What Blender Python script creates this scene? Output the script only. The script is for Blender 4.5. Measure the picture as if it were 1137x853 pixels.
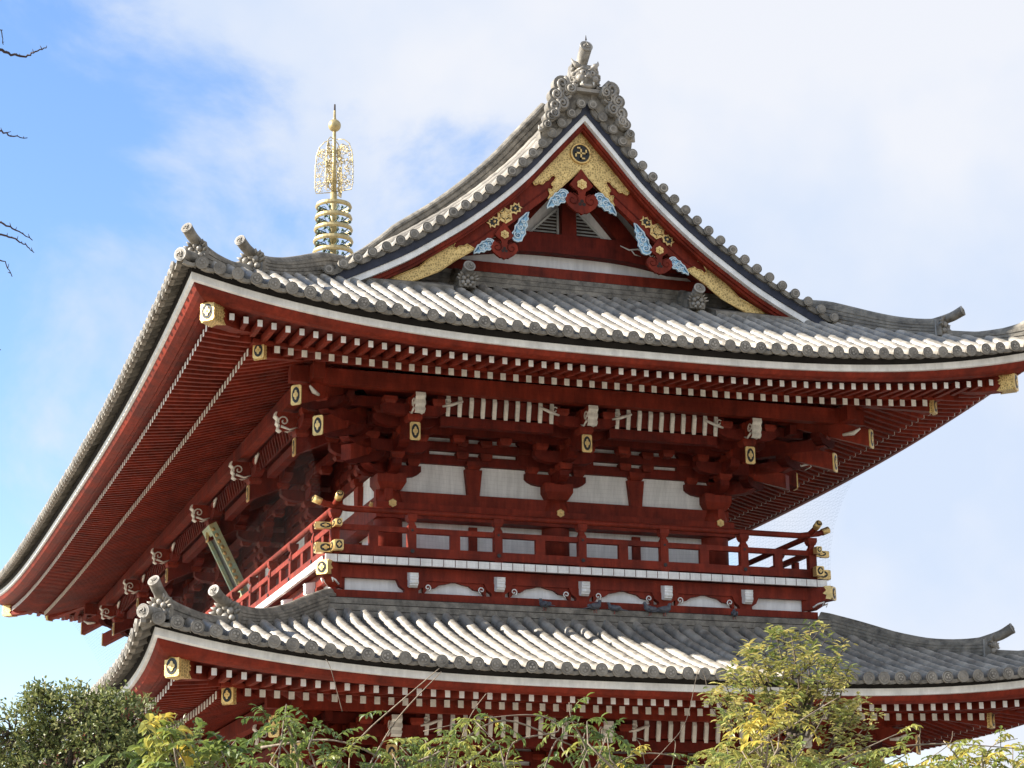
import bpy, math, random
from math import sin, cos, pi, radians, sqrt, atan2
from mathutils import Vector, Matrix
for o in list(bpy.data.objects): bpy.data.objects.remove(o)
random.seed(7)
scn = bpy.context.scene
COL = scn.collection

# ------------------------------------------------------------ camera
CAM = Vector((-15.506, -42.903, 1.6)); YAW, PITCH, ROLL = 0.32765, 0.27081, -0.01061
FW = Vector((sin(YAW)*cos(PITCH), cos(YAW)*cos(PITCH), sin(PITCH)))
_r0 = Vector((cos(YAW), -sin(YAW), 0)); _u0 = _r0.cross(FW)
RT = _r0*cos(ROLL) + _u0*sin(ROLL); UP = RT.cross(FW)
FPX = 2447.8
cd = bpy.data.cameras.new('camera'); cam = bpy.data.objects.new('camera', cd); COL.objects.link(cam)
cam.matrix_world = Matrix(((RT.x, UP.x, -FW.x, CAM.x), (RT.y, UP.y, -FW.y, CAM.y), (RT.z, UP.z, -FW.z, CAM.z), (0, 0, 0, 1)))
cd.sensor_width = 36; cd.lens = FPX/1137*36; cd.clip_end = 6000; cd.clip_start = .1
scn.camera = cam
def at(px, py, D):
    return CAM + (FW + RT*((px-568.5)/FPX) - UP*((py-426.5)/FPX))*D

# ------------------------------------------------------------ sun and sky
SUN_K, SUN_E = radians(15), radians(29.5)
to_sun = Vector((-cos(SUN_E)*cos(SUN_K), cos(SUN_E)*sin(SUN_K), sin(SUN_E)))
sl = bpy.data.lights.new('sun', 'SUN'); sl.energy = 5.0; sl.angle = radians(.53); sl.color = (1, .93, .82)
so = bpy.data.objects.new('sun', sl); COL.objects.link(so)
so.rotation_euler = to_sun.to_track_quat('Z', 'Y').to_euler(); so.location = (-40, 20, 60)
w = bpy.data.worlds.new('World'); scn.world = w; w.use_nodes = True
nt = w.node_tree; nt.nodes.clear(); N = nt.nodes; Lk = nt.links
out = N.new('ShaderNodeOutputWorld')
sky = N.new('ShaderNodeTexSky'); sky.sky_type = 'NISHITA'; sky.sun_disc = False
sky.sun_elevation = SUN_E; sky.sun_rotation = atan2(to_sun.x, to_sun.y) % (2*pi)
sky.air_density = 1.25; sky.dust_density = .0; sky.ozone_density = 2.5
bg1 = N.new('ShaderNodeBackground'); bg1.inputs['Strength'].default_value = .098
gm = N.new('ShaderNodeHueSaturation'); gm.inputs['Saturation'].default_value = 1.15; gm.inputs['Value'].default_value = .92
Lk.new(sky.outputs[0], gm.inputs['Color']); tm = N.new('ShaderNodeMixRGB'); tm.blend_type = 'MULTIPLY'; tm.inputs[0].default_value = 1; tm.inputs[2].default_value = (1.0, .91, 1.0, 1)
Lk.new(gm.outputs[0], tm.inputs[1]); Lk.new(tm.outputs[0], bg1.inputs['Color'])
bg2 = N.new('ShaderNodeBackground')
tc = N.new('ShaderNodeTexCoord')
def vdot(vec):
    d = N.new('ShaderNodeVectorMath'); d.operation = 'DOT_PRODUCT'; d.inputs[1].default_value = vec
    Lk.new(tc.outputs['Generated'], d.inputs[0]); return d.outputs['Value']
def mth(op, a, b=None, c=None):
    m = N.new('ShaderNodeMath'); m.operation = op
    for i, v in enumerate((a, b, c)):
        if v is None: continue
        if isinstance(v, (int, float)): m.inputs[i].default_value = v
        else: Lk.new(v, m.inputs[i])
    return m.outputs[0]
hz = Vector((sin(YAW), cos(YAW), 0)); hr = Vector((cos(YAW), -sin(YAW), 0))
side_d = vdot(hr); up_d = vdot((0, 0, 1))
n1 = N.new('ShaderNodeTexNoise'); n1.inputs['Scale'].default_value = 6.5; n1.inputs['Detail'].default_value = 7; n1.inputs['Roughness'].default_value = .58; n1.inputs['Distortion'].default_value = .35
mp = N.new('ShaderNodeMapping'); mp.inputs['Location'].default_value = (5.3, .7, .35); mp.inputs['Scale'].default_value = (1, 1, 1.0)
Lk.new(tc.outputs['Generated'], mp.inputs[0]); Lk.new(mp.outputs[0], n1.inputs['Vector'])
# cover grows towards the right-hand sky and upward on the left
bias = mth('MULTIPLY_ADD', side_d, 2.9, .57)
bias2 = mth('MULTIPLY_ADD', up_d, 2.2, -.70)
bsum = mth('ADD', bias, bias2)
cov0 = mth('MULTIPLY_ADD', n1.outputs['Fac'], 3.3, -1.60)
cov = mth('ADD', cov0, bsum)
sm = N.new('ShaderNodeMapRange'); sm.interpolation_type = 'SMOOTHSTEP'
sm.inputs['From Min'].default_value = -.1; sm.inputs['From Max'].default_value = .62; sm.inputs['To Max'].default_value = .96
Lk.new(cov, sm.inputs['Value'])
n2 = N.new('ShaderNodeTexNoise'); n2.inputs['Scale'].default_value = 7; n2.inputs['Detail'].default_value = 5
Lk.new(mp.outputs[0], n2.inputs['Vector'])
cr = N.new('ShaderNodeValToRGB'); cr.color_ramp.elements[0].position = .40; cr.color_ramp.elements[0].color = (.70, .80, .98, 1)
cr.color_ramp.elements[1].position = .64; cr.color_ramp.elements[1].color = (.90, .92, .98, 1)
Lk.new(n2.outputs['Fac'], cr.inputs[0]); Lk.new(cr.outputs[0], bg2.inputs['Color'])
bg2.inputs['Strength'].default_value = .355
mx = N.new('ShaderNodeMixShader'); Lk.new(sm.outputs[0], mx.inputs[0]); Lk.new(bg1.outputs[0], mx.inputs[1]); Lk.new(bg2.outputs[0], mx.inputs[2])
Lk.new(mx.outputs[0], out.inputs[0])
vs = scn.view_settings; vs.view_transform = 'Standard'; vs.look = 'None'; vs.exposure = 1.5; vs.gamma = 1

# ------------------------------------------------------------ materials
def mat(name, col, rough=.6, metal=0, var=.12, vscale=3.0, bump=0, bscale=20, col2=None, trans=0, spec=.4, streak=False):
    m = bpy.data.materials.new(name); m.use_nodes = True; n = m.node_tree.nodes; l = m.node_tree.links
    b = n['Principled BSDF']; b.inputs['Roughness'].default_value = rough; b.inputs['Metallic'].default_value = metal
    b.inputs['Specular IOR Level'].default_value = spec
    t = n.new('ShaderNodeTexCoord'); nz = n.new('ShaderNodeTexNoise'); nz.inputs['Scale'].default_value = vscale; nz.inputs['Detail'].default_value = 8
    nz.inputs['Roughness'].default_value = .62
    if streak:
        mpn = n.new('ShaderNodeMapping'); mpn.inputs['Scale'].default_value = (1, 1, .18); l.new(t.outputs['Object'], mpn.inputs[0]); l.new(mpn.outputs[0], nz.inputs['Vector'])
    else: l.new(t.outputs['Object'], nz.inputs['Vector'])
    r = n.new('ShaderNodeValToRGB'); c2 = col2 or [c*(1-var*2.2) for c in col]
    r.color_ramp.elements[0].position = .32; r.color_ramp.elements[0].color = (*c2, 1)
    r.color_ramp.elements[1].position = .62; r.color_ramp.elements[1].color = (*[min(1, c*(1+var*.5)) for c in col], 1)
    l.new(nz.outputs['Fac'], r.inputs[0]); l.new(r.outputs[0], b.inputs['Base Color'])
    rr = n.new('ShaderNodeMapRange'); rr.inputs['To Min'].default_value = max(0, rough-.1); rr.inputs['To Max'].default_value = min(1, rough+.12)
    l.new(nz.outputs['Fac'], rr.inputs['Value']); l.new(rr.outputs[0], b.inputs['Roughness'])
    if bump:
        nb = n.new('ShaderNodeTexNoise'); nb.inputs['Scale'].default_value = bscale; nb.inputs['Detail'].default_value = 4; l.new(t.outputs['Object'], nb.inputs['Vector'])
        bp = n.new('ShaderNodeBump'); bp.inputs['Strength'].default_value = bump; bp.inputs['Distance'].default_value = .02
        l.new(nb.outputs['Fac'], bp.inputs['Height']); l.new(bp.outputs[0], b.inputs['Normal'])
    return m
M = {}
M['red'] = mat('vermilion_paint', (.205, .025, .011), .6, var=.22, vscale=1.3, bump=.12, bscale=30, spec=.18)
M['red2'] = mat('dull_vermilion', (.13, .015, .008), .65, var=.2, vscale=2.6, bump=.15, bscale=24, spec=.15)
M['white'] = mat('white_paint', (.87, .86, .82), .55, var=.09, vscale=3.2, bump=.06)
M['cream'] = mat('weathered_white_paint', (.74, .70, .61), .6, var=.11, vscale=6, bump=.08)
M['plaster'] = mat('white_plaster', (.80, .80, .78), .7, var=.08, vscale=2.6, bump=.08, streak=True)
M['tile'] = mat('glazed_grey_tile', (.32, .288, .24), .42, var=.24, vscale=2.2, bump=.25, bscale=34, spec=.5)
M['pan'] = mat('grey_pan_tile', (.13, .122, .108), .55, var=.2, vscale=3, bump=.3, bscale=30)
M['tiled'] = mat('weathered_tile_face', (.235, .21, .17), .6, var=.28, vscale=5, bump=.35, bscale=45)
M['dark'] = mat('dark_flashing', (.022, .020, .018), .7, var=.2, vscale=3, spec=.1)
M['navy'] = mat('navy_copper_flashing', (.045, .05, .07), .6, var=.2, vscale=3, spec=.2)
M['shadow'] = mat('recess_shade_dark_parts', (.03, .018, .014), .8, var=.2)  # shade painted dark in tile-course gaps and openings; also pupils and thin tips
M['black'] = mat('black_lacquer', (.015, .015, .013), .4, var=.1)
M['gold'] = mat('gilded_metal', (.78, .55, .22), .38, metal=.65, var=.16, vscale=9, bump=.3, bscale=60)
M['goldp'] = mat('pale_gilding', (.50, .40, .20), .42, metal=.55, var=.16, vscale=5)
M['goldd'] = mat('engraved_gold', (.82, .60, .24), .45, metal=.4, var=.1, vscale=6)
def engrave(m, s=26, dark=(.16, .09, .02)):
    n = m.node_tree.nodes; l = m.node_tree.links; b = n['Principled BSDF']; old = b.inputs['Base Color'].links[0].from_socket
    t = n.new('ShaderNodeTexCoord'); v = n.new('ShaderNodeTexVoronoi'); v.feature = 'DISTANCE_TO_EDGE'; v.inputs['Scale'].default_value = s; v.inputs['Randomness'].default_value = .65
    wv = n.new('ShaderNodeTexVoronoi'); wv.inputs['Scale'].default_value = s*.9; wv.feature = 'F1'
    l.new(t.outputs['Object'], v.inputs['Vector']); l.new(t.outputs['Object'], wv.inputs['Vector'])
    mm = n.new('ShaderNodeMapRange'); mm.inputs['From Min'].default_value = .06; mm.inputs['From Max'].default_value = .16; l.new(v.outputs['Distance'], mm.inputs['Value'])
    im = n.new('ShaderNodeMath'); im.operation = 'MULTIPLY'; im.inputs[1].default_value = .62; l.new(mm.outputs[0], im.inputs[0])
    mx = n.new('ShaderNodeMixRGB'); mx.inputs[2].default_value = (*dark, 1); l.new(im.outputs[0], mx.inputs[0]); l.new(old, mx.inputs[1]); l.new(mx.outputs[0], b.inputs['Base Color'])
engrave(M['goldd'], 19)
M['blue'] = mat('pale_blue_paint', (.28, .50, .66), .55, var=.2, vscale=9)
M['blued'] = mat('deep_blue_paint', (.10, .22, .34), .55, var=.2, vscale=9)
M['bluew'] = mat('blue_white_paint', (.62, .74, .78), .55, var=.1, vscale=9)
M['green'] = mat('faded_green_paint', (.25, .36, .26), .6, var=.25, vscale=5, col2=(.42, .34, .14))
M['bark'] = mat('brown_bark', (.10, .075, .055), .85, var=.3, vscale=12, bump=.5, bscale=40)
M['vine'] = mat('pale_vine_bark', (.24, .19, .14), .8, var=.3, vscale=12, bump=.4)
M['twig'] = mat('dark_twig_bark', (.06, .035, .03), .8, var=.3, vscale=12)
M['vent'] = mat('grey_painted_louvre', (.48, .49, .47), .6, var=.1)
M['pigeon'] = mat('slate_pigeon_feather', (.055, .06, .075), .6, var=.35, vscale=14, col2=(.14, .14, .15))
M['beak'] = mat('dark_beak', (.05, .045, .04), .5)
M['feet'] = mat('red_pigeon_leg', (.35, .09, .07), .6)
M['ground'] = mat('pale_stone_paving', (.29, .265, .225), .8, var=.15, vscale=.4, bump=.2)
M['bronze'] = mat('green_bronze', (.10, .16, .13), .55, metal=.3, var=.25, vscale=4)

# roof-tile joints: fine dark lines across the noshi courses
def course(m, s):
    n = m.node_tree.nodes; l = m.node_tree.links; b = n['Principled BSDF']; old = b.inputs['Base Color'].links[0].from_socket
    g = n.new('ShaderNodeNewGeometry'); v = n.new('ShaderNodeTexVoronoi'); v.inputs['Scale'].default_value = s; v.feature = 'F1'
    l.new(g.outputs['Position'], v.inputs['Vector'])
    mx = n.new('ShaderNodeMixRGB'); mx.blend_type = 'MULTIPLY'; mx.inputs[0].default_value = .55; l.new(old, mx.inputs[1])
    hs = n.new('ShaderNodeMapRange'); l.new(v.outputs['Color'], hs.inputs['Value']); hs.inputs['To Min'].default_value = .45; hs.inputs['To Max'].default_value = 1.25
    l.new(hs.outputs[0], mx.inputs[2]); l.new(mx.outputs[0], b.inputs['Base Color'])
def weather(m, lo, hi):
    n = m.node_tree.nodes; l = m.node_tree.links; b = n['Principled BSDF']; old = b.inputs['Base Color'].links[0].from_socket
    g = n.new('ShaderNodeNewGeometry'); mp_ = n.new('ShaderNodeMapping'); mp_.inputs['Scale'].default_value = (5, 5, .9); nz = n.new('ShaderNodeTexNoise'); nz.inputs['Scale'].default_value = 1.6; nz.inputs['Detail'].default_value = 9; nz.inputs['Roughness'].default_value = .68
    l.new(g.outputs['Position'], mp_.inputs[0]); l.new(mp_.outputs[0], nz.inputs['Vector'])
    hs = n.new('ShaderNodeMapRange'); hs.inputs['From Min'].default_value = .3; hs.inputs['From Max'].default_value = .7; hs.inputs['To Min'].default_value = lo; hs.inputs['To Max'].default_value = hi; l.new(nz.outputs['Fac'], hs.inputs['Value'])
    mx = n.new('ShaderNodeMixRGB'); mx.blend_type = 'MULTIPLY'; mx.inputs[0].default_value = 1; l.new(old, mx.inputs[1]); l.new(hs.outputs[0], mx.inputs[2]); l.new(mx.outputs[0], b.inputs['Base Color'])
weather(M['red'], .62, 1.3); weather(M['red2'], .62, 1.35); weather(M['white'], .84, 1.08); weather(M['plaster'], .82, 1.06); weather(M['cream'], .78, 1.1)
course(M['tile'], 3.1); course(M['pan'], 6.5); course(M['tiled'], 5)

def leafmat(name, cols, trans=.35):
    m = bpy.data.materials.new(name); m.use_nodes = True; n = m.node_tree.nodes; l = m.node_tree.links
    b = n['Principled BSDF']; o = n['Material Output']; b.inputs['Roughness'].default_value = .42; b.inputs['Specular IOR Level'].default_value = .45
    a = n.new('ShaderNodeAttribute'); a.attribute_name = 'tint'
    r = n.new('ShaderNodeValToRGB')
    r.color_ramp.elements[0].position = 0; r.color_ramp.elements[0].color = (*cols[0], 1)
    r.color_ramp.elements[1].position = 1; r.color_ramp.elements[1].color = (*cols[-1], 1)
    for i, c in enumerate(cols[1:-1]):
        e = r.color_ramp.elements.new((i+1)/(len(cols)-1)); e.color = (*c, 1)
    l.new(a.outputs['Fac'], r.inputs[0]); l.new(r.outputs[0], b.inputs['Base Color'])
    tr = n.new('ShaderNodeBsdfTranslucent'); hsv = n.new('ShaderNodeHueSaturation'); hsv.inputs['Value'].default_value = 1.45; hsv.inputs['Hue'].default_value = .485
    l.new(r.outputs[0], hsv.inputs['Color']); l.new(hsv.outputs[0], tr.inputs['Color'])
    mx = n.new('ShaderNodeMixShader'); mx.inputs[0].default_value = trans
    l.new(b.outputs[0], mx.inputs[1]); l.new(tr.outputs[0], mx.inputs[2]); l.new(mx.outputs[0], o.inputs[0]); return m
M['leaf_dark'] = leafmat('evergreen_leaf', [(.05, .075, .025), (.11, .14, .045), (.20, .22, .07), (.34, .33, .15)], .28)
M['leaf_wist'] = leafmat('wisteria_leaf', [(.06, .10, .025), (.13, .18, .04), (.24, .26, .06), (.36, .33, .07), (.50, .40, .06)], .4)
M['leaf_shrub'] = leafmat('shrub_leaf', [(.06, .10, .025), (.14, .18, .045), (.28, .28, .08), (.46, .40, .12)], .3)

def netmat(op=.55):
    m = bpy.data.materials.new('thin_wire_netting'); m.use_nodes = True; n = m.node_tree.nodes; l = m.node_tree.links
    b = n['Principled BSDF']; b.inputs['Base Color'].default_value = (.03, .03, .03, 1); b.inputs['Roughness'].default_value = .8; o = n['Material Output']
    uv = n.new('ShaderNodeUVMap'); sx = n.new('ShaderNodeSeparateXYZ'); l.new(uv.outputs[0], sx.inputs[0])
    def ln(s):
        f = n.new('ShaderNodeMath'); f.operation = 'FRACT'; l.new(s, f.inputs[0])
        g = n.new('ShaderNodeMath'); g.operation = 'LESS_THAN'; g.inputs[1].default_value = .05; l.new(f.outputs[0], g.inputs[0]); return g.outputs[0]
    mxx = n.new('ShaderNodeMath'); mxx.operation = 'MAXIMUM'; l.new(ln(sx.outputs[0]), mxx.inputs[0]); l.new(ln(sx.outputs[1]), mxx.inputs[1])
    tr = n.new('ShaderNodeBsdfTransparent'); mx = n.new('ShaderNodeMixShader')
    al = n.new('ShaderNodeMath'); al.operation = 'MULTIPLY'; al.inputs[1].default_value = op; l.new(mxx.outputs[0], al.inputs[0]); l.new(al.outputs[0], mx.inputs[0]); l.new(tr.outputs[0], mx.inputs[1]); l.new(b.outputs[0], mx.inputs[2]); l.new(mx.outputs[0], o.inputs[0]); return m
M['net'] = netmat(.42); M['netf'] = netmat(.2)

# ------------------------------------------------------------ mesh helpers
class MB:
    def __init__(s): s.v = []; s.f = []; s.m = []; s.sm = []; s.mats = []; s.tint = None; s.uv = None
    def mi(s, m):
        if m not in s.mats: s.mats.append(m)
        return s.mats.index(m)
    def face(s, idx, m, smooth=False): s.f.append(tuple(idx)); s.m.append(s.mi(m)); s.sm.append(smooth)
    def verts(s, L):
        b = len(s.v); s.v.extend(tuple(p) for p in L); return b
    def hexa(s, P, m, mface=None):
        """P: 8 points, 0-3 near end ring, 4-7 far end ring; mface: material for the near end"""
        b = s.verts(P)
        for k, q in enumerate(((3, 2, 1, 0), (4, 5, 6, 7), (0, 1, 5, 4), (1, 2, 6, 5), (2, 3, 7, 6), (3, 0, 4, 7))):
            s.face([b+i for i in q], mface if (k == 0 and mface) else m)
    def box(s, c, d, m, T=None):
        x, y, z = c; a, b_, h = d[0]/2, d[1]/2, d[2]/2
        P = [(x-a, y-b_, z-h), (x+a, y-b_, z-h), (x+a, y-b_, z+h), (x-a, y-b_, z+h), (x-a, y+b_, z-h), (x+a, y+b_, z-h), (x+a, y+b_, z+h), (x-a, y+b_, z+h)]
        if T: P = [T(*p) for p in P]
        s.hexa(P, m)
    def prism(s, poly, T, t0, t1, m, mside=None, mfront=None):
        """poly of (a,b); T(a,b,t) -> point; extruded from t0 (front) to t1"""
        n = len(poly); b = s.verts([T(a, c, t0) for a, c in poly] + [T(a, c, t1) for a, c in poly])
        s.face([b+i for i in range(n)], mfront or m); s.face([b+n+i for i in range(n)][::-1], m)
        for i in range(n):
            j = (i+1) % n; s.face([b+j, b+i, b+n+i, b+n+j], mside or m)
    def sweep(s, sections, m, closed=True, caps=True, smooth=False, mats=None):
        n = len(sections[0]); b = s.verts([p for q in sections for p in q])
        for i in range(len(sections)-1):
            for j in range(n if closed else n-1):
                k = (j+1) % n
                s.face([b+i*n+j, b+i*n+k, b+(i+1)*n+k, b+(i+1)*n+j], mats[j] if mats else m, smooth)
        if caps and closed:
            s.face([b+j for j in range(n)][::-1], m); s.face([b+(len(sections)-1)*n+j for j in range(n)], m)
    def tube(s, path, rad, m, n=8, caps=True, smooth=True):
        path = [Vector(p) for p in path]; secs = []
        if not hasattr(rad, '__len__'): rad = [rad]*len(path)
        prev = None
        for i, p in enumerate(path):
            t = (path[min(i+1, len(path)-1)] - path[max(i-1, 0)])
            t = t.normalized() if t.length > 1e-9 else Vector((0, 0, 1))
            if prev is None: a = t.orthogonal().normalized()
            else:
                a = prev - t*prev.dot(t); a = a.normalized() if a.length > 1e-6 else t.orthogonal().normalized()
            prev = a; c = t.cross(a)
            secs.append([p + (a*cos(2*pi*k/n) + c*sin(2*pi*k/n))*rad[i] for k in range(n)])
        s.sweep(secs, m, True, caps, smooth)
    def disc(s, c, axis, r, th, m, n=14, mrim=None):
        axis = Vector(axis).normalized(); c = Vector(c); a = axis.orthogonal().normalized(); b_ = axis.cross(a)
        A = [c + (a*cos(2*pi*k/n)+b_*sin(2*pi*k/n))*r + axis*th for k in range(n)]
        B = [c + (a*cos(2*pi*k/n)+b_*sin(2*pi*k/n))*r for k in range(n)]
        b = s.verts(A+B); s.face([b+i for i in range(n)], m)
        s.face([b+n+i for i in range(n)][::-1], m)
        for i in range(n): s.face([b+i, b+n+i, b+n+(i+1) % n, b+(i+1) % n], mrim or m, True)
    def ball(s, c, r, m, nu=10, nv=7, sc=(1, 1, 1)):
        secs = []
        for j in range(nv+1):
            ph = -pi/2 + pi*j/nv; rr = max(cos(ph), .01)
            secs.append([(c[0]+r*sc[0]*rr*cos(2*pi*k/nu), c[1]+r*sc[1]*rr*sin(2*pi*k/nu), c[2]+r*sc[2]*sin(ph)) for k in range(nu)])
        s.sweep(secs, m, True, True, True)
    def build(s, name, parent=None, recalc=True):
        me = bpy.data.meshes.new(name); me.from_pydata(s.v, [], s.f)
        for m in s.mats: me.materials.append(M[m])
        me.polygons.foreach_set('material_index', s.m); me.polygons.foreach_set('use_smooth', s.sm)
        if s.tint:
            at_ = me.attributes.new('tint', 'FLOAT', 'POINT'); at_.data.foreach_set('value', s.tint)
        if s.uv:
            ul = me.uv_layers.new(name='UVMap')
            for p in me.polygons:
                for li in p.loop_indices: ul.data[li].uv = s.uv[me.loops[li].vertex_index]
        me.update()
        if recalc:
            import bmesh
            bm = bmesh.new(); bm.from_mesh(me); bmesh.ops.recalc_face_normals(bm, faces=bm.faces); bm.to_mesh(me); bm.free()
        o = bpy.data.objects.new(name, me); COL.objects.link(o)
        if parent: o.parent = parent
        return o
def tag(o, label=None, cat=None, group=None, kind=None):
    for k, v in (('label', label), ('category', cat), ('group', group), ('kind', kind)):
        if v: o[k] = v
    return o
def empty(name, loc=(0, 0, 0)):
    o = bpy.data.objects.new(name, None); COL.objects.link(o); o.location = loc; return o
def interp(x, xs, ys):
    if x <= xs[0]: return ys[0]
    for i in range(1, len(xs)):
        if x <= xs[i]: return ys[i-1] + (ys[i]-ys[i-1])*(x-xs[i-1])/(xs[i]-xs[i-1])
    return ys[-1]
def smoothed(xs, ys, n=160, it=14):
    X = [xs[0]+(xs[-1]-xs[0])*i/n for i in range(n+1)]; Yv = [interp(x, xs, ys) for x in X]
    for _ in range(it): Yv = [Yv[0]] + [(Yv[i-1]+Yv[i]*2+Yv[i+1])/4 for i in range(1, n)] + [Yv[-1]]
    return X, Yv

# ------------------------------------------------------------ the gate: frame of reference
L = 24.0; HIPA = 3.6; YC = L/2
gate = empty('temple_gate', (0, YC, 0))
tag(gate, 'two-storey red timber temple gate with grey tiled roofs, white rafter ends and a gilded gable', 'temple gate')
gate.location = (0, 0, 0)
class Roof: pass
UPR = Roof(); UPR.W = 8.784; UPR.zc = 13.47; UPR.lift = .77; UPR.dk = 1.15; UPR.pw = 3.0; UPR.pl = 3.0
LOW = Roof(); LOW.W = 9.324; LOW.zc = 7.01; LOW.lift = .65; LOW.dk = .85; LOW.pw = 3.3; LOW.pl = 13.0
def frames(R):
    W = R.W; y0 = -(W-HIPA); y1 = L+(W-HIPA); hl = L/2+W-HIPA
    return {'front': (lambda s, d, z: (s, y0+d, z), W), 'left': (lambda s, d, z: (-W+d, YC-s, z), hl),
            'right': (lambda s, d, z: (W-d, YC+s, z), hl), 'back': (lambda s, d, z: (-s, y1-d, z), W)}
def zl(R, s, d, HS, z): return R.zc + R.lift*math.exp(-max(0, d)/R.dk)*min(1, abs(s)/max(.1, HS-d))**(R.pw if HS < 12 else R.pl) + z

def eave_strip(mb, R, section, m, mats=None, sides=('front', 'left', 'right', 'back')):
    for sd in sides:
        f, HS = frames(R)[sd]; n = 44 if sd in ('front', 'back') else 150; secs = []
        for i in range(n+1):
            t = -1+2*i/n
            secs.append([f(t*(HS-d), d, R.zc + R.lift*math.exp(-max(0, d)/R.dk)*abs(t)**(R.pw if HS < 12 else R.pl) + z) for d, z in section])
        mb.sweep(secs, m, True, False, False, mats)

# roof surface profiles (height of the tile bed against distance from the ridge)
px_ = [0, .4, .8, 1.2, 1.7, 2.2, 2.7, 3.25, 3.8, 4.4, 5, 5.6, 6.5, 7.5, 8.2, 9.03]
pz_ = [19.80, 19.35, 18.9, 18.43, 17.94, 17.5, 17.1, 16.72, 16.35, 16.02, 15.72, 15.42, 14.96, 14.44, 14.09, 13.66]
SX, SZ = smoothed(px_, pz_, it=10)
UPR.E = 9.05; UPR.P = lambda u: interp(9.05-u, SX, SZ)
lx = [0, 1, 2, 3, 3.7, 4.3, 9.6]; lz = [7.19, 7.50, 7.86, 8.24, 8.56, 8.86, 11.4]
LX, LZ = smoothed(lx, lz, it=10)
LOW.E = 9.58; LOW.P = lambda u: interp(u, LX, LZ)
def bed(R, s, u, HSt):
    """tile bed at along-eave s, inward u from tile edge"""
    t = min(1, abs(s)/max(.1, HSt-u)); return R.P(max(0, u)) + R.lift*t**(R.pw if HSt < 12 else R.pl)*max(0, 1-max(0, u)/4.6)**1.9
def tframes(R):
    E = R.E; y0 = -(E-HIPA); y1 = L+(E-HIPA); hl = L/2+E-HIPA
    return {'front': (lambda s, u, z: (s, y0+u, z), E), 'left': (lambda s, u, z: (-E+u, YC-s, z), hl),
            'right': (lambda s, u, z: (E-u, YC+s, z), hl), 'back': (lambda s, u, z: (-s, y1-u, z), E)}

YV = -2.30                       # front verge of the upper roof
def tube_tile(mb, P, r, m='tile', step=.34, disc=True):
    """half-round tile row over a list-function P(u)->(point); P given as (fn,u0,u1)"""
    fn, u0, u1, T, = P
    n = max(1, int(round((u1-u0)/step))); K = 6
    secs = []
    for i in range(n):
        for e, rr in ((0, r), (.95, r*.87)):
            u = u0 + (u1-u0)*(i+e)/n; c, side, up = fn(u)
            secs.append([c + side*rr - up*.07] + [c + side*(rr*cos(pi*k/K)) + up*(rr*sin(pi*k/K)*1.08 + .02) for k in range(K+1)] + [c - side*rr - up*.07])
    mb.sweep(secs, m, False, False, True)
def tube_row(mb, R, sd, s, u0, u1, r=.100, disc=True):
    f, HS = tframes(R)[sd]; s += random.uniform(-.009, .009); u0 += random.uniform(-.012, .012); r *= random.uniform(.97, 1.03)
    o = Vector(f(0, 0, 0)); side = Vector(f(1, 0, 0)) - o; inw = Vector(f(0, 1, 0)) - o
    def fn(u):
        c = Vector(f(s, u, bed(R, s, u, HS))); du = .05
        c2 = Vector(f(s, u+du, bed(R, s, u+du, HS))); t = (c2-c).normalized(); up = (Vector((0, 0, 1)) - t*t.z).normalized()
        return c, side, up
    tube_tile(mb, (fn, u0, u1, None), r)
    if disc:
        c, sdv, up = fn(u0); c = c + up*.035
        mb.disc(c - inw*.015, -inw, r*1.17, .05, 'tiled', 16, 'tile')
        mb.disc(c - inw*.062, -inw, r*.88, .006, 'tile', 14, 'tiled')
        mb.disc(c - inw*.066, -inw, r*.76, .008, 'tiled', 12, 'tile')
        for kk in range(3):
            aa = kk*2.09+s; q = c - inw*.078 + side*(r*.34*cos(aa)) + Vector((0, 0, r*.34*sin(aa))); mb.disc(q, -inw, r*.22, .006, 'tile', 6)
def pan_cols(mb, R, sd, srange, pitch, u_end, du):
    """concave stepped pan tiles between the tube rows"""
    f, HS = tframes(R)[sd]
    for s in srange:
        ue = u_end(s)
        if ue < .1: continue
        n = max(1, int(ue/du)); off = [(-.5, .02), (-.25, -.03), (0, -.05), (.25, -.03), (.5, .02)]
        secs = []
        for i in range(n):
            for e, dz in ((0, .03), (.97, 0)):
                u = ue*(i+e)/n
                secs.append([f(s+a*pitch, u, bed(R, s+a*pitch, u, HS)+b+dz) for a, b in off])
        mb.sweep(secs, 'pan', False, False, False)
        # hanging lip
        lip = [f(s+a*pitch, -.03, bed(R, s, 0, HS)+b+.035) for a, b in off] + [f(s+a*pitch, -.03, bed(R, s, 0, HS)-.05-.045*(1-(a*2)**2)+.02) for a, b in off[::-1]]
        lip2 = [f(s+a*pitch, .06, bed(R, s, 0, HS)+b+.03) for a, b in off] + [f(s+a*pitch, .06, bed(R, s, 0, HS)-.05-.045*(1-(a*2)**2)+.02) for a, b in off[::-1]]
        mb.sweep([lip, lip2], 'tiled', True, True, False)

def roof_tiles(R, name, pitch=.333):
    mb = MB()
    for sd in ('front', 'left', 'right', 'back'):
        f, HS = tframes(R)[sd]; short = sd in ('front', 'back')
        if R is UPR:
            if short: lim = lambda s, HS=HS: min(HS-abs(s), 4.42)
            else:     # long slope: up to the ridge between the verges, else to the hip
                lim = lambda s, HS=HS: (9.0 if abs(s) < L/2-YV-.35 else HS-abs(s))
        else: lim = lambda s, HS=HS: min(HS-abs(s), 4.25)
        n = int((HS-.1)/pitch)
        for k in range(-n, n+1):
            s = k*pitch; ue = lim(s)
            if ue < .25: continue
            tube_row(mb, R, sd, s, 0, ue)
        cols = [(k+.5)*pitch for k in range(-n-1, n+1)]
        pan_cols(mb, R, sd, cols, pitch, lim, .2 if short else .34)
    return mb

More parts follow.
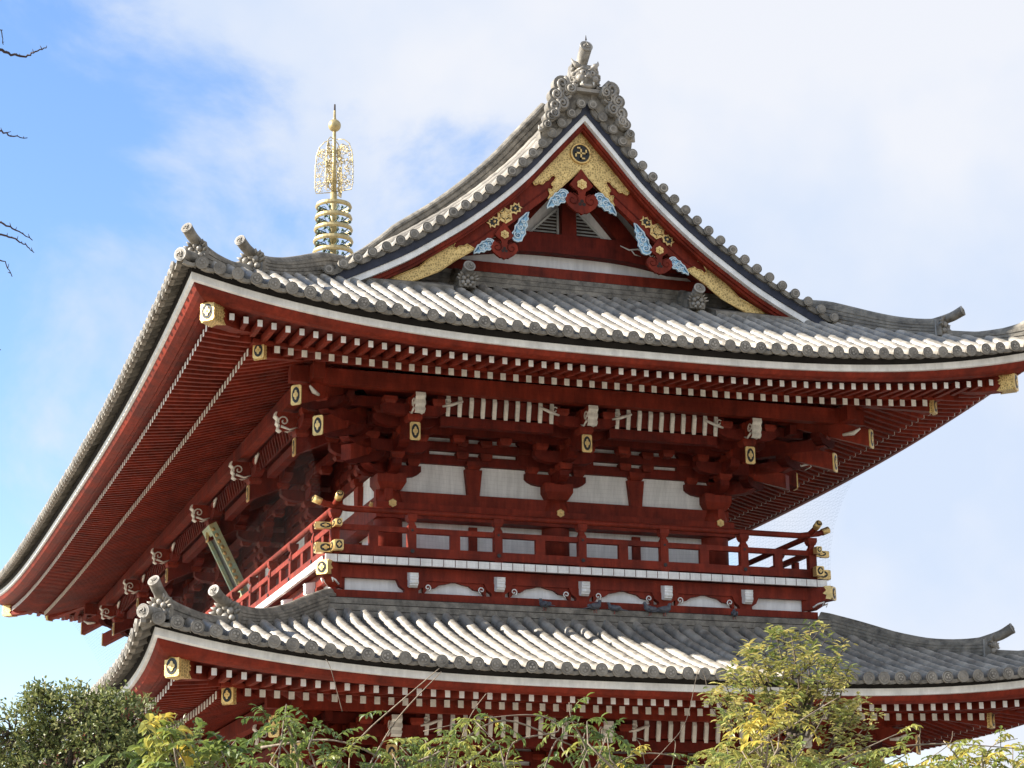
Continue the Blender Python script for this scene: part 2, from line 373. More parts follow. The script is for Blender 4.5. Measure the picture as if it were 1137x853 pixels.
ur = roof_tiles(UPR, 'upper').build('upper_roof', gate, recalc=False)
lr = roof_tiles(LOW, 'lower').build('lower_roof', gate, recalc=False)

# ---- eave boards
for R, root in ((UPR, ur), (LOW, lr)):
    mb = MB(); eave_strip(mb, R, [(.02, .055), (-.03, .17), (.5, .40), (.5, .055)], 'dark'); mb.build('eave_flashing', root)
    mb = MB(); eave_strip(mb, R, [(0, -.078), (0, .052), (.10, .052), (.10, -.078)], 'white'); mb.build('white_eave_board', root)
    mb = MB(); eave_strip(mb, R, [(.06, -.10), (.06, -.081), (.4, -.081), (.4, -.148), (.34, -.155), (.30, -.20), (.20, -.195), (.12, -.17)], 'red'); mb.build('red_eave_board', root)
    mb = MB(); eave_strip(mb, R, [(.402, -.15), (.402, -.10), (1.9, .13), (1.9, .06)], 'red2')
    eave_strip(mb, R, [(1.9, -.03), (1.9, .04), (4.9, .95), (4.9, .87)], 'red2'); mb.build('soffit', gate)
    mb = MB(); eave_strip(mb, R, [(1.47, -.175), (1.47, -.10), (1.58, -.10), (1.58, -.175)], 'red'); mb.build('rafter_plate', gate)

# ---- rafters (white-painted ends)
def rafter_bar(mb, R, sd, s, d0, d1, z0, slope, w, h, nseg, org=None):
    f, HS = frames(R)[sd]; secs = []
    for i in range(nseg+1):
        d = d0+(d1-d0)*i/nseg; z = zl(R, s, d, HS, z0+slope*(d-d0))
        secs.append([f(s-w/2, d, z-h/2), f(s+w/2, d, z-h/2), f(s+w/2, d, z+h/2), f(s-w/2, d, z+h/2)])
    mb.sweep(secs, 'red', True, True)
    P = secs[0]; f0 = Vector(f(s, d0, 0)); f1 = Vector(f(s, d0-1, 0)); nv = f1-f0
    c = [Vector(p) for p in P]; e = .0
    mb.hexa([p + nv*.012 for p in c] + [p + nv*.0005 for p in c], 'white' if org is None else org)
_cnt = {'flying_rafter': 0, 'base_rafter': 0}
def all_rafters():
    rest = MB()
    order = [(UPR, 'front'), (UPR, 'left'), (LOW, 'front'), (LOW, 'left'), (UPR, 'right'), (LOW, 'right'), (UPR, 'back'), (LOW, 'back')]
    for kind, d0, z0, slope, w_, h_, dm, ns, endm in (('flying_rafter', .55, -.22, .14, .092, .125, 1.56, 2, 'white'), ('base_rafter', 1.45, -.26, .30, .105, .135, 4.7, 5, 'cream')):
        for R, sd in order:
            f, HS = frames(R)[sd]; pitch = .264; n = int((HS-d0-.15)/pitch)
            ks = list(range(-n, n+1))
            if sd == 'left': ks = ks[::-1]
            for k in ks:
                s = k*pitch; d1 = min(dm, HS-abs(s)-.16)
                if d1 < d0+.08: continue
                if _cnt[kind] < 98 and not (R is LOW and False):
                    mb = MB(); rafter_bar(mb, R, sd, s, d0, d1, z0, slope, w_, h_, ns, endm); mb.build(kind, gate); _cnt[kind] += 1
                else: rafter_bar(rest, R, sd, s, d0, d1, z0, slope, w_, h_, ns, endm)
    o = rest.build('rafter_rows', gate); o['kind'] = 'stuff'
all_rafters()

# ---- ornaments: gilded end cap with black oval and flower
def gold_plate(mb, c, ax, ay, nrm, w_, h_, th=.03, flower=True, oval=True):
    """plate centred c on face with unit axes ax (width), ay (height), outward nrm"""
    c, ax, ay, nrm = Vector(c), Vector(ax).normalized(), Vector(ay).normalized(), Vector(nrm).normalized()
    def P(a, b, t): return c + ax*a + ay*b + nrm*t
    q = .12*min(w_, h_)
    mb.prism([(-w_/2+q, -h_/2), (w_/2-q, -h_/2), (w_/2, -h_/2+q), (w_/2, h_/2-q), (w_/2-q, h_/2), (-w_/2+q, h_/2), (-w_/2, h_/2-q), (-w_/2, -h_/2+q)], P, th, 0, 'gold')
    if oval:
        mb.prism([(w_*.37*cos(2*pi*k/18), h_*.40*sin(2*pi*k/18)) for k in range(18)], P, th+.006, th-.01, 'black')
    if flower:
        pts = []
        for k in range(24):
            a = 2*pi*k/24; r = (.62+.38*abs(cos(2*a)))
            pts.append((w_*.24*r*cos(a), h_*.25*r*sin(a)))
        mb.prism(pts, P, th+.016, th, 'gold')
        mb.disc(P(0, 0, th+.016), nrm, min(w_, h_)*.06, .01, 'goldd', 8)
def rosette(mb, c, nrm, r, m='gold'):
    nrm = Vector(nrm).normalized(); a = Vector((0, 0, 1)) - nrm*nrm.z; a.normalize(); b = nrm.cross(a); c = Vector(c)
    def P(x, y, t): return c + a*x + b*y + nrm*t
    pts = []
    for k in range(36):
        t = 2*pi*k/36; rr = r*(.80+.20*abs(cos(3*t))); pts.append((rr*cos(t), rr*sin(t)))
    mb.prism(pts, P, .03, -.01, m)
    for k in range(6):
        t = pi*k/3; mb.disc(P(r*.52*cos(t), r*.52*sin(t), .03), nrm, r*.2, .012, m, 8)
    mb.disc(P(0, 0, .03), nrm, r*.22, .03, m, 10)

# ---- hip rafters with gilded ends
def hip_rafter(R, sx, sy):
    """sx,sy = corner signs"""
    W = R.W; yc = -1 if sy < 0 else 1
    def hp(s, z): return Vector((sx*s, (-(s-HIPA)) if sy < 0 else L+(s-HIPA), z))
    dirv = Vector((sx, sy, 0)).normalized(); side = Vector((-dirv.y, dirv.x, 0))
    zr = R.zc+R.lift
    for (s0, z0, w_, h_, s1, sl, plate_h) in ((W-.40, -.555, .27, .33, W-2.2, .14, .40), (W-1.62, -.85, .22, .29, 3.9, .30, .36)):
        mb = MB(); secs = []; n = 8
        for i in range(n+1):
            s = s0+(s1-s0)*i/n; drop = 0
            z = zr+z0+sl*(s0-s)
            z -= .06*sin(pi*min(1, i/n*1.6)) if i/n < .62 and sl < .2 else 0
            p = hp(s, z); secs.append([p-side*w_/2-Vector((0, 0, h_/2)), p+side*w_/2-Vector((0, 0, h_/2)), p+side*w_/2+Vector((0, 0, h_/2)), p-side*w_/2+Vector((0, 0, h_/2))])
        mb.sweep(secs, 'red'); o = mb.build('hip_rafter', gate)
        mb = MB(); c = hp(s0, zr+z0)
        gold_plate(mb, c+dirv*.002, side, (0, 0, 1), dirv, w_+.03, h_+.03, .04)
        # sleeve wrapped round the beam tip with a cusped inner edge
        Ln = .34 if sl < .2 else .06
        for sg in (-1, 1):
            def P(a, b, t, sg=sg): return c + side*sg*(w_/2+t) - dirv*a + Vector((0, 0, b))
            mb.prism([(0, -h_/2-.02), (Ln, -h_/2-.02), (Ln*.72, -h_*.22), (Ln*.92, -h_*.1), (Ln*.8, 0), (Ln*.92, h_*.1), (Ln*.72, h_*.22), (Ln, h_/2+.02), (0, h_/2+.02)], P, .022, .001, 'goldd')
        def Q(a, b, t): return c - dirv*a + side*b - Vector((0, 0, h_/2+t))
        mb.prism([(0, -w_/2-.02), (Ln, -w_/2-.02), (Ln*.75, 0), (Ln, w_/2+.02), (0, w_/2+.02)], Q, .022, .001, 'goldd')
        mb.build('gilded_end_cap', o)
for sx in (-1, 1):
    for sy in (-1, 1):
        for R in (UPR, LOW): hip_rafter(R, sx, sy)

# ---- ridges
def ridge(path, h, w_=.34, r=.125, root=None, name='hip_ridge', up=None, layers=5, tip=0, build=True, mb=None, side=None):
    """layered ridge: path of base points; h height (number or list)"""
    mb = mb or MB(); path = [Vector(p) for p in path]; hh = h if hasattr(h, '__len__') else [h]*len(path)
    secs = []
    for i, p in enumerate(path):
        t = (path[min(i+1, len(path)-1)] - path[max(i-1, 0)]).normalized()
        sd = Vector((t.y, -t.x, 0)); sd = sd.normalized() if sd.length > .01 else Vector((1, 0, 0))
        upv = sd.cross(t); upv = upv if upv.z > 0 else -upv
        if side: sd = Vector(side); upv = Vector((0, 0, 1)) if up == 'z' else upv
        H = hh[i]; q = []
        ww = [w_/2 - .0]*1; pts = []
        for k in range(layers):
            z0 = -.12+(H+.12)*k/layers; z1 = -.12+(H+.12)*(k+.72)/layers; z2 = -.12+(H+.12)*(k+1)/layers; a = w_/2-.012*k
            pts += [(a, z0), (a, z1), (a-.03, z1+.001), (a-.03, z2)]
        prof = [(a, b) for a, b in pts]
        arc = [(r*cos(pi*k/8), H+.01+r*sin(pi*k/8)) for k in range(9)]
        full = prof + arc + [(-a, b) for a, b in prof[::-1]]
        secs.append([p + sd*a + upv*b for a, b in full])
    mb.sweep(secs, 'tiled', True, True, False)
    n = len(secs[0]); 
    if build: return mb.build(name, root)
def round_end(mb, p, d, r=.14, ln=.5, swirl=True):
    """round tile thrust out from the ridge end with a swirl crest on its disc"""
    p, d = Vector(p), Vector(d).normalized()
    mb.tube([p-d*ln, p-d*ln*.5-Vector((0, 0, .02)), p], [r*.86, r*.92, r], 'tiled', 14)
    mb.disc(p, d, r*1.06, .035, 'tile', 16)
    mb.disc(p+d*.03, d, r*.80, .008, 'tiled', 14)
    a = d.orthogonal().normalized(); b = d.cross(a)
    if swirl:
        for k in range(3):
            pts = [p+d*.045+(a*cos(t*1.9+k*2.09)+b*sin(t*1.9+k*2.09))*r*(.18+.36*t) for t in [i/6 for i in range(7)]]
            mb.tube(pts, [r*.14]*2+[r*.11]*3+[r*.07]*2, 'tile', 5)
def beast_face(mb, c, d, w_, h_):
    """small demon tile: plate, brow lumps, nose, curling leaves"""
    c, d = Vector(c), Vector(d).normalized(); sd = Vector((-d.y, d.x, 0)).normalized(); up = Vector((0, 0, 1))
    def P(a, b, t): return c + sd*a + up*b + d*t
    mb.prism([(-w_/2, 0), (w_/2, 0), (w_*.55, h_*.5), (w_*.42, h_), (-w_*.42, h_), (-w_*.55, h_*.5)], P, .05, -.06, 'tiled')
    for a, b, r in ((-.24, .62, .14), (.24, .62, .14), (0, .36, .15), (-.3, .3, .12), (.3, .3, .12), (0, .8, .13), (-.16, .12, .1), (.16, .12, .1)):
        q = P(a*w_, b*h_, .07); mb.ball(q, r*w_*1.1, 'tile', 8, 5)
    for k in range(9):
        t = pi*(.05+.9*k/8)+ (0); q0 = P(cos(t)*w_*.45, h_*.5+sin(t)*h_*.45, .03); q1 = P(cos(t)*w_*.72, h_*.5+sin(t)*h_*.68, .10)
        mb.tube([q0, q1], [.055*w_/.4, .008], 'tile', 6)

def hip_pt(R, sx, sy, s, dz=0):
    u = R.E - s; z = R.P(max(0, u)) + R.lift*max(0, 1-max(0, u)/4.6)**1.9 + dz
    if u < 0: z = R.P(0)+R.lift - u*.25 + dz
    return Vector((sx*s, (-(s-HIPA)) if sy < 0 else L+(s-HIPA), z))
UPR.topA = ([4.9, 5.54, 5.9, 6.26, 6.6, 6.95, 7.28, 7.6], [16.22, 16.03, 15.83, 15.63, 15.46, 15.33, 15.26, 15.27])
UPR.topB = ([7.3, 7.73, 8.0, 8.33, 8.7], [14.95, 14.87, 14.85, 14.86, 14.95])
LOW.topA = ([5.2, 5.77, 6.34, 6.8, 7.13, 7.485, 7.9], [9.30, 9.03, 8.73, 8.55, 8.48, 8.46, 8.48])
LOW.topB = ([7.7, 8.15, 8.47, 8.9, 9.3], [8.15, 8.14, 8.15, 8.21, 8.30])
def crom(P, n=5):
    P = [Vector(p) for p in P]; Q = []
    for i in range(len(P)-1):
        for q in range(n):
            u = q/n; p0 = P[max(0, i-1)]; p1 = P[i]; p2 = P[i+1]; p3 = P[min(len(P)-1, i+2)]
            Q.append(.5*((2*p1)+(p2-p0)*u+(2*p0-5*p1+4*p2-p3)*u*u+(3*p1-p0-3*p2+p3)*u**3))
    return Q+[P[-1]]
def hip_ridges(R, root, sx, sy, sA, s_in, tipA, tipB):
    d = Vector((sx, sy, 0)).normalized(); sd = Vector((-d.y, d.x, 0))
    def topz(T, s, sm=True):
        xs, zs = T; return (interp(s-.12, xs, zs)+interp(s, xs, zs)*2+interp(s+.12, xs, zs))/4
    for stage, s0, s1, T, tip, w_, nl in (('corner_ridge', sA-.1, R.E-.45, R.topB, tipB, .32, 4), ('hip_ridge', s_in, sA-.12, R.topA, tipA, .38, 6)):
        path = []; hs = []; n = 20; r = .085
        for i in range(n+1):
            s = s0+(s1-s0)*i/n; p = hip_pt(R, sx, sy, s, .0); path.append(p); hs.append(max(.08, topz(T, s)-p.z-r))
        mb = MB(); ridge(path, hs, w_=w_, r=r, layers=nl, mb=mb, build=False)
        tp = hip_pt(R, sx, sy, tip[0]); tp.z = tip[1]
        pts = [Vector((p.x, p.y, p.z+h)) for p, h in zip(path[-8::2], hs[-8::2])] + [Vector((path[-1].x, path[-1].y, path[-1].z+hs[-1]+.02))]
        Q = crom(pts+[pts[-1].lerp(tp, .6)-Vector((0, 0, .03)), tp], 4)
        mb.tube(Q, [.085+.022*i/len(Q) for i in range(len(Q))], 'tiled', 14)
        dd = (Q[-1]-Q[-3]).normalized(); round_end(mb, tp, (dd+d*.5).normalized(), .105, .05)
        e = path[-1]; hh = hs[-1]+.02
        if stage == 'hip_ridge':
            mb.prism([(-.22, -.02), (.22, -.02), (.20, hh), (-.20, hh)], lambda a, b, t: e + sd*a + Vector((0, 0, b)) + d*t, .07, 0, 'tile')
        bw = .48 if stage == 'hip_ridge' else .38; beast_face(mb, e+d*.10-Vector((0, 0, .02)), d, bw, max(.30, hh+.06))
        if stage == 'corner_ridge':
            c = hip_pt(R, sx, sy, R.E-.02, .09); mb.tube([hip_pt(R, sx, sy, R.E-.75, .06), hip_pt(R, sx, sy, R.E-.4, .07), c], [.10, .11, .12], 'tiled', 12); round_end(mb, c, d, .12, .1)
        mb.build(stage, root)
for sx in (-1, 1):
    for sy in (-1, 1):
        hip_ridges(UPR, ur, sx, sy, 7.42, 4.9, (7.68, 15.36), (8.91, 15.06))
        hip_ridges(LOW, lr, sx, sy, 7.82, 5.2, (8.08, 8.60), (9.37, 8.48))

# lower roof: noshi course round the balcony foot
mb = MB()
xs_, ya, yb = 5.32, -1.72, L+1.72
zB = 8.80
def ringwall(mb, X, y0, y1, z0, z1, t, m, grooves=0):
    for a, b in (((-X, y0), (X, y0)), ((X, y0), (X, y1)), ((X, y1), (-X, y1)), ((-X, y1), (-X, y0))):
        A, B = Vector((*a, 0)), Vector((*b, 0)); d = (B-A).normalized(); o = Vector((d.y, -d.x, 0))
        A2 = A+d*(-0)+o*0; 
        P = [A+o*t-d*t, A+o*t-d*t+Vector((0, 0, 1)), A, B]
        lo = [A-d*t+o*t, B+d*t+o*t, B-o*0, A-o*0]
        mb.hexa([(*(A-d*t+o*t).xy, z0), (*(B+d*t+o*t).xy, z0), (*(B+d*t+o*t).xy, z1), (*(A-d*t+o*t).xy, z1), (*A.xy, z0), (*B.xy, z0), (*B.xy, z1), (*A.xy, z1)], m)
for k in range(4):
    ringwall(mb, xs_-.02, ya+.02, yb-.02, zB-.25+.13*k, zB-.25+.13*k+.115, .34-.03*k, 'tiled')
    ringwall(mb, xs_-.02, ya+.02, yb-.02, zB-.25+.13*k+.1, zB-.25+.13*k+.135, .31-.03*k, 'shadow')
mb.build('ridge_course', lr)

# ------------------------------------------------------------ gable
def G(x): return interp(abs(x), SX, SZ) + .09
for sgn in (-1, 1):               # near and far gable
    def gy(y): return y if sgn < 0 else L-y
    tag_ = 0
    # verge boards under the tiles
    def verge_strip(mb, y0, y1, o0, o1, m, xmax, nx=36, close=True):
        for sx in (-1, 1):
            secs = []
            for i in range(nx+1):
                x = sx*xmax*i/nx; secs.append([(x, gy(y0), G(x)+o0), (x, gy(y1), G(x)+o0), (x, gy(y1), G(x)+o1), (x, gy(y0), G(x)+o1)])
            mb.sweep(secs, m)
    mb = MB(); verge_strip(mb, -2.30, -1.1, -.05, -.315, 'navy', 5.5); mb.build('verge_flashing', ur)
    mb = MB(); verge_strip(mb, -2.27, -2.12, -.32, -.46, 'white', 5.15); mb.build('white_verge_board', ur)
    mb = MB(); verge_strip(mb, -2.16, -2.06, -.465, -.56, 'red', 4.95); verge_strip(mb, -2.06, -1.0, -.33, -.55, 'red2', 4.95); 
    verge_strip(mb, -2.11, -2.0, -.56, -.62, 'red', 4.85); mb.build('red_verge_board', ur)
    # bargeboard
    lowx = [0, .08, .74, 1.5, 2.3, 3.2, 4.3]; lowz = [18.46, 18.42, 17.76, 17.12, 16.46, 15.93, 15.50]
    mb = MB()
    for sx in (-1, 1):
        secs = []
        for i in range(31):
            x = 4.3*i/30; zl_ = interp(x, lowx, lowz); zt = max(G(x)-.56, zl_+.05)
            secs.append([(sx*x, gy(-1.93), zl_), (sx*x, gy(-1.80), zl_), (sx*x, gy(-1.80), zt), (sx*x, gy(-1.93), zt)])
        mb.sweep(secs, 'red')
        secs = []
        for i in range(31):
            x = 4.2*i/30; zl_ = interp(x, lowx, lowz)+.17; zt = zl_+.03
            if zt > G(x)-.5: break
            secs.append([(sx*x, gy(-1.945), zl_), (sx*x, gy(-1.92), zl_-.01), (sx*x, gy(-1.92), zt), (sx*x, gy(-1.945), zt)])
        mb.sweep(secs, 'red2')
    barge = mb.build('bargeboard', ur)
    YG = -1.932
    def PG(a, b, t): return (a, gy(YG-t), b)
    DX, DZ = .09, .06
    # gilded plates
    mb = MB()
    right = [(0, 18.44), (.75, 17.70), (.70, 17.80), (.735, 17.93), (.645, 17.91), (.62, 17.99), (.67, 18.04), (.60, 18.13), (.56, 18.20), (.60, 18.25), (.67, 18.22), (.72, 18.14), (.80, 18.10), (.86, 18.02), (.95, 18.03), (1.03, 17.98), (1.10, 18.05), (1.0, 18.17), (.8, 18.40), (.4, 18.88), (0, 19.33)]
    left = [(-a, b) for a, b in right[::-1]]
    def framed(poly, t=.022, edge=.018):
        mb.prism(poly, PG, t, 0, 'goldd')
        for i in range(len(poly)):
            a, b = poly[i], poly[(i+1) % len(poly)]
            if abs(a[0]) < .001 and abs(b[0]) < .001: continue
            mb.tube([PG(*a, t), PG(*b, t)], edge, 'gold', 5)
    framed(right); framed(left)
    for sx in (-1, 1):
        lowp = [(sx*a, b) for a, b in [(4.22, 15.60), (3.56, 15.93), (2.62, 16.83), (2.63, 16.67), (2.75, 16.60), (2.83, 16.45), (2.77, 16.39), (2.70, 16.46), (2.60, 16.47), (2.53, 16.52), (2.36, 16.43), (2.83, 16.11), (3.12, 15.88), (3.7, 15.60)]]
        framed(lowp)
        # mid fitting: hexagon with two bats' wings, laid along the board
        cx, cz = sx*1.71, 17.24; sl = -sx*.72; an = atan2(sl, 1)
        def R2(a, b, t, cx=cx, cz=cz, an=an): return PG(cx+a*cos(an)-b*sin(an), cz+a*sin(an)+b*cos(an), t)
        hexa_ = [(.175*cos(pi*k/3), .19*sin(pi*k/3)) for k in range(6)]
        mb.prism(hexa_, R2, .03, 0, 'gold'); mb.prism([(a*.62, b*.62) for a, b in hexa_], R2, .036, .02, 'black')
        mb.disc(R2(0, 0, .036), Vector((0, sgn, 0)), .085, .012, 'gold', 10)
        for k in range(6):
            mb.tube([R2(.05*cos(pi*k/3), .05*sin(pi*k/3), .044), R2(.15*cos(pi*k/3), .15*sin(pi*k/3), .044)], .014, 'gold', 5)
        for q in (-1, 1):
            wing = [(q*.15, -.04), (q*.20, -.06), (q*.24, -.12), (q*.29, -.08), (q*.35, -.12), (q*.39, -.05), (q*.44, -.07), (q*.41, 0), (q*.44, .07), (q*.39, .05), (q*.35, .12), (q*.29, .08), (q*.24, .12), (q*.20, .06), (q*.15, .04)]
            mb.prism(wing, R2, .025, 0, 'gold'); mb.prism([(q*.30+(a-q*.30)*.68, b*.62) for a, b in wing], R2, .031, .02, 'black'); mb.ball(R2(q*.28, 0, .03), .035, 'gold', 8, 5)
    mb.build('gilded_fitting', barge)
    # crest
    mb = MB(); cc = PG(0, 18.80, .03); nn = Vector((0, sgn, 0))
    mb.disc(PG(0, 18.80, .0), nn, .205, .045, 'black', 24)
    mb.tube([Vector(PG(.215*cos(2*pi*k/28), 18.80+.215*sin(2*pi*k/28), .045)) for k in range(29)], .027, 'gold', 8)
    q = -1 if sgn > 0 else 1
    ar = .115; wd = .017
    def bar(a, b):
        (x0, z0), (x1, z1) = a, b
        mb.prism([(min(x0, x1)*1-wd, min(z0, z1)-wd), (max(x0, x1)+wd, min(z0, z1)-wd), (max(x0, x1)+wd, max(z0, z1)+wd), (min(x0, x1)-wd, max(z0, z1)+wd)], lambda a_, b_, t: PG(q*a_, 18.80+b_, t), .068, .04, 'gold')
    bar((0, -ar), (0, ar)); bar((-ar, 0), (ar, 0))
    bar((-ar*.62, ar), (0, ar)); bar((0, -ar), (ar*.62, -ar)); bar((-ar, -ar*.62), (-ar, 0)); bar((ar, 0), (ar, ar*.62))
    mb.build('round_crest', barge)
    # pendants
    def curl(mb, c, r0, turns, m, th, t0, ang=0, dirn=1, nseg=16, T=PG):
        pts = []; rad = []
        for i in range(nseg+1):
            f = i/nseg; rr = r0*(1-.82*f); a = ang+dirn*turns*2*pi*f
            pts.append(Vector(T(c[0]+rr*cos(a), c[1]+rr*sin(a), t0))); rad.append(th*(1-.45*f))
        mb.tube(pts, rad, m, 5)
    def pendant(cx, cz, k):
        mb = MB()
        def P(a, b, t): return PG(cx+a*k, cz+b*k, t)
        out_ = [(0, .52), (.26, .16), (.18, .08), (.10, .03), (.07, -.06), (.11, -.10), (.18, -.06), (.27, -.02), (.35, -.10), (.37, -.22), (.30, -.33), (.21, -.40), (.12, -.46), (.06, -.46), (0, -.50)]
        poly = out_ + [(-a, b) for a, b in out_[1:-1][::-1]]
        mb.prism(poly, P, .06, -.01, 'red')
        for sx in (-1, 1):
            curl(mb, (cx+sx*.20*k, cz-.18*k), .14*k, 1.1, 'red2', .018*k, .065, ang=pi/2, dirn=sx)
        for a, b in ((0, -.20), (-.045, -.27), (.045, -.27)): mb.disc(P(a, b, .055), (0, sgn, 0), .042*k, .008, 'shadow', 8)
        po = mb.build('pendant_board', barge)
        mb = MB(); rosette(mb, P(0, .17, .06), (0, sgn, 0), .115*k); mb.build('gilded_rosette', barge)
        return po
    pendant(0, 17.92, 1.0)
    for sx in (-1, 1): pendant(sx*1.73, 16.66, .80)
    # carved fins: a scalloped plate with spirals
    def fin(cx, cz, ln, wd_, ang, flip):
        mb = MB()
        def P(a, b, t):
            b = b*flip; return PG(cx+a*cos(ang)-b*sin(ang), cz+a*sin(ang)+b*cos(ang), t)
        top = [(0, .35), (.12, .52), (.28, .44), (.40, .55), (.55, .42), (.68, .46), (.82, .30), (1, .12)]
        bot = [(1.06, 0), (.9, -.06), (.84, -.22), (.72, -.16), (.62, -.38), (.46, -.32), (.34, -.50), (.18, -.42), (.06, -.46), (-.03, -.2), (-.05, .1)]
        poly = [(a*ln, b*wd_) for a, b in top+bot]
        mb.prism(poly, P, .04, -.02, 'blue')
        pl_ = [P(a, b, .04) for a, b in poly]; mb.tube(pl_+[pl_[0]], .017, 'bluew', 5)
        for a, b, r in ((.17, .02, .34), (.45, .10, .26), (.68, .06, .18), (.33, -.22, .14), (.58, -.16, .12)):
            for m_, rr, th in (('bluew', 1, .026), ('blued', .74, .02)):
                curl(mb, (a*ln, b*wd_), r*wd_*rr, 1.35, m_, th*wd_/.3, .045, ang=1.2, dirn=1, T=P)
        mb.tube([P(.1*ln, .40*wd_, .045), P(.5*ln, .36*wd_, .045), P(.98*ln, .08*wd_, .045)], .014, 'blued', 5)
        mb.build('carved_fin', barge)
    for sx in (-1, 1):
        a0 = (pi+.72) if sx < 0 else -.72
        fin(sx*.33, 17.88, .56, .26, a0, 1 if sx > 0 else -1)
        fin(sx*1.47, 16.72, .66, .25, (pi/2 - sx*(-.42)) - (0), 1 if sx < 0 else -1)
        a1 = (pi+.62) if sx < 0 else -.62
        fin(sx*1.98, 16.62, .48, .22, a1, 1 if sx > 0 else -1)
    # gable wall and its timbers
    YW = -.95
    mb = MB(); wallp = [(-4.4, 15.6), (4.4, 15.6)] + [(x, G(x)-.3) for x in [4.4-.4*i for i in range(23)]]
    mb.prism([(a, b) for a, b in wallp], lambda a, b, t: (a, gy(YW-t), b), 0, -.1, 'plaster'); gw = mb.build('gable_wall', gate)
    def gbox(name, poly, y0, y1, m, par=gw):
        mb = MB(); mb.prism(poly, lambda a, b, t: (a, gy(t), b), y0, y1, m); return mb.build(name, par)
    gbox('sill_beam', [(-3.9, 16.02), (3.9, 16.02), (3.9, 16.46), (-3.9, 16.46)], YW-.22, YW-.01, 'red')
    rb = [(-3.3+6.6*i/20, 16.74-.10*(1-(abs(-1+2*i/20))**4)*-1) for i in range(21)]
    rb = [(x, 16.60+.19*(1-min(1, abs(x)/2.3)**3)) for x, _ in rb]
    gbox('rainbow_beam', rb + [(2.7, 17.22), (-2.7, 17.22)], YW-.26, YW-.012, 'red2')
    gbox('king_post', [(-.17, 17.2), (.17, 17.2), (.15, 18.6), (-.15, 18.6)], YW-.24, YW-.014, 'red2')
    for sx in (-1, 1):
        gbox('raking_strut', [(sx*a, b) for a, b in [(1.15, 17.2), (1.62, 17.2), (.45, 18.55), (.1, 18.4)]], YW-.2, YW-.016, 'red2')
        # louvre vent
        mb = MB(); T = lambda a, b, t: (a, gy(t), b)
        tri = [(sx*.20, 17.25), (sx*.86, 17.25), (sx*.20, 17.88)]
        mb.prism(tri, T, YW-.05, YW-.02, 'shadow')
        for i in range(3):
            a, b = tri[i], tri[(i+1) % 3]; mb.tube([T(*a, YW-.07), T(*b, YW-.07)], .032, 'vent', 4, smooth=False)
        for i in range(7):
            z = 17.30+i*.075; xe = .20+.66*(17.88-z)/.63-.05
            mb.hexa([T(sx*.22, z, YW-.10), T(sx*xe, z, YW-.10), T(sx*xe, z+.01, YW-.10), T(sx*.22, z+.01, YW-.10), T(sx*.22, z+.05, YW-.04), T(sx*xe, z+.05, YW-.04), T(sx*xe, z+.06, YW-.04), T(sx*.22, z+.06, YW-.04)], 'vent')
        mb.build('louvre_vent', gw)
        # painted scrolls on the beam
        mb = MB(); TS = lambda a, b, t: (sx*a, gy(YW-.27-t), b)
        curl(mb, (1.85, 16.98), .10, 1.2, 'cream', .018, 0, ang=pi, dirn=-1, T=TS)
        mb.tube([TS(1.15, 17.10, 0), TS(1.35, 17.02, 0), TS(1.55, 17.06, 0), TS(1.74, 16.98, 0)], [.008, .02, .02, .012], 'cream', 5)
        mb.tube([TS(1.40, 17.03, 0), TS(1.48, 16.93, 0), TS(1.62, 16.90, 0)], [.014, .016, .006], 'cream', 5)
        mb.tube([TS(1.85, 16.88, 0), TS(2.05, 16.98, 0), TS(2.25, 17.06, 0)], [.012, .018, .006], 'cream', 5)
        mb.tube([TS(1.90, 16.86, 0), TS(1.98, 16.80, 0), TS(1.8, 16.76, 0)], [.012, .014, .006], 'cream', 5)
        curl(mb, (2.3, 16.82), .06, 1.1, 'cream', .014, 0, ang=0, dirn=1, T=TS)
        mb.build('painted_scroll', gw)
    # tiles along the verge: short rows with discs to the front
    mb = MB()
    # arc-length stepping
    for sx in (-1, 1):
        x = .13; prevx = None
        while x < 5.75:
            z = interp(x, SX, SZ)+.10; x2 = x
            z2 = interp(x+.01, SX, SZ)+.10; sl = (z2-z)/.01; dl = sqrt(1+sl*sl); tv = Vector((sx/dl, 0, sl/dl)); up = Vector((-tv.z*sx*sx, 0, 0))
            up = Vector((0, 0, 1)) - tv*tv.z; up.normalize()
            c = Vector((sx*x, gy(-2.38), z)) + up*.0; r = .096
            secs = [[Vector((c.x, gy(y), c.z)) + tv*(rr*cos(pi*k/8)) + up*(rr*sin(pi*k/8)*1.05) for k in range(9)] for y, rr in ((-2.38, r), (-1.98, r*.93))]
            mb.sweep(secs, 'tile', False, False, True)
            mb.disc(c, (0, sgn, 0), r*1.1, .045, 'tiled', 14, 'tile'); mb.disc(c+Vector((0, sgn*.045, 0)), (0, sgn, 0), r*.8, .01, 'tile', 12)
            mb.disc(c+Vector((0, sgn*.05, 0)), (0, sgn, 0), r*.52, .012, 'tiled', 10)
            # lip between
            m_ = Vector((sx*(x+.166/dl), gy(-2.36), interp(x+.166/dl, SX, SZ)+.04))
            a_ = [m_+tv*q+up*(-.05 if abs(q) > .1 else -.085) for q in (-.16, -.08, .08, .16)]; b_ = [m_+tv*q+up*.02 for q in (.16, .08, -.08, -.16)]
            mb.sweep([a_+b_, [p+Vector((0, -sgn*.1*-1*-1, 0)) for p in a_+b_]], 'tiled', True, True)
            x += .333/dl
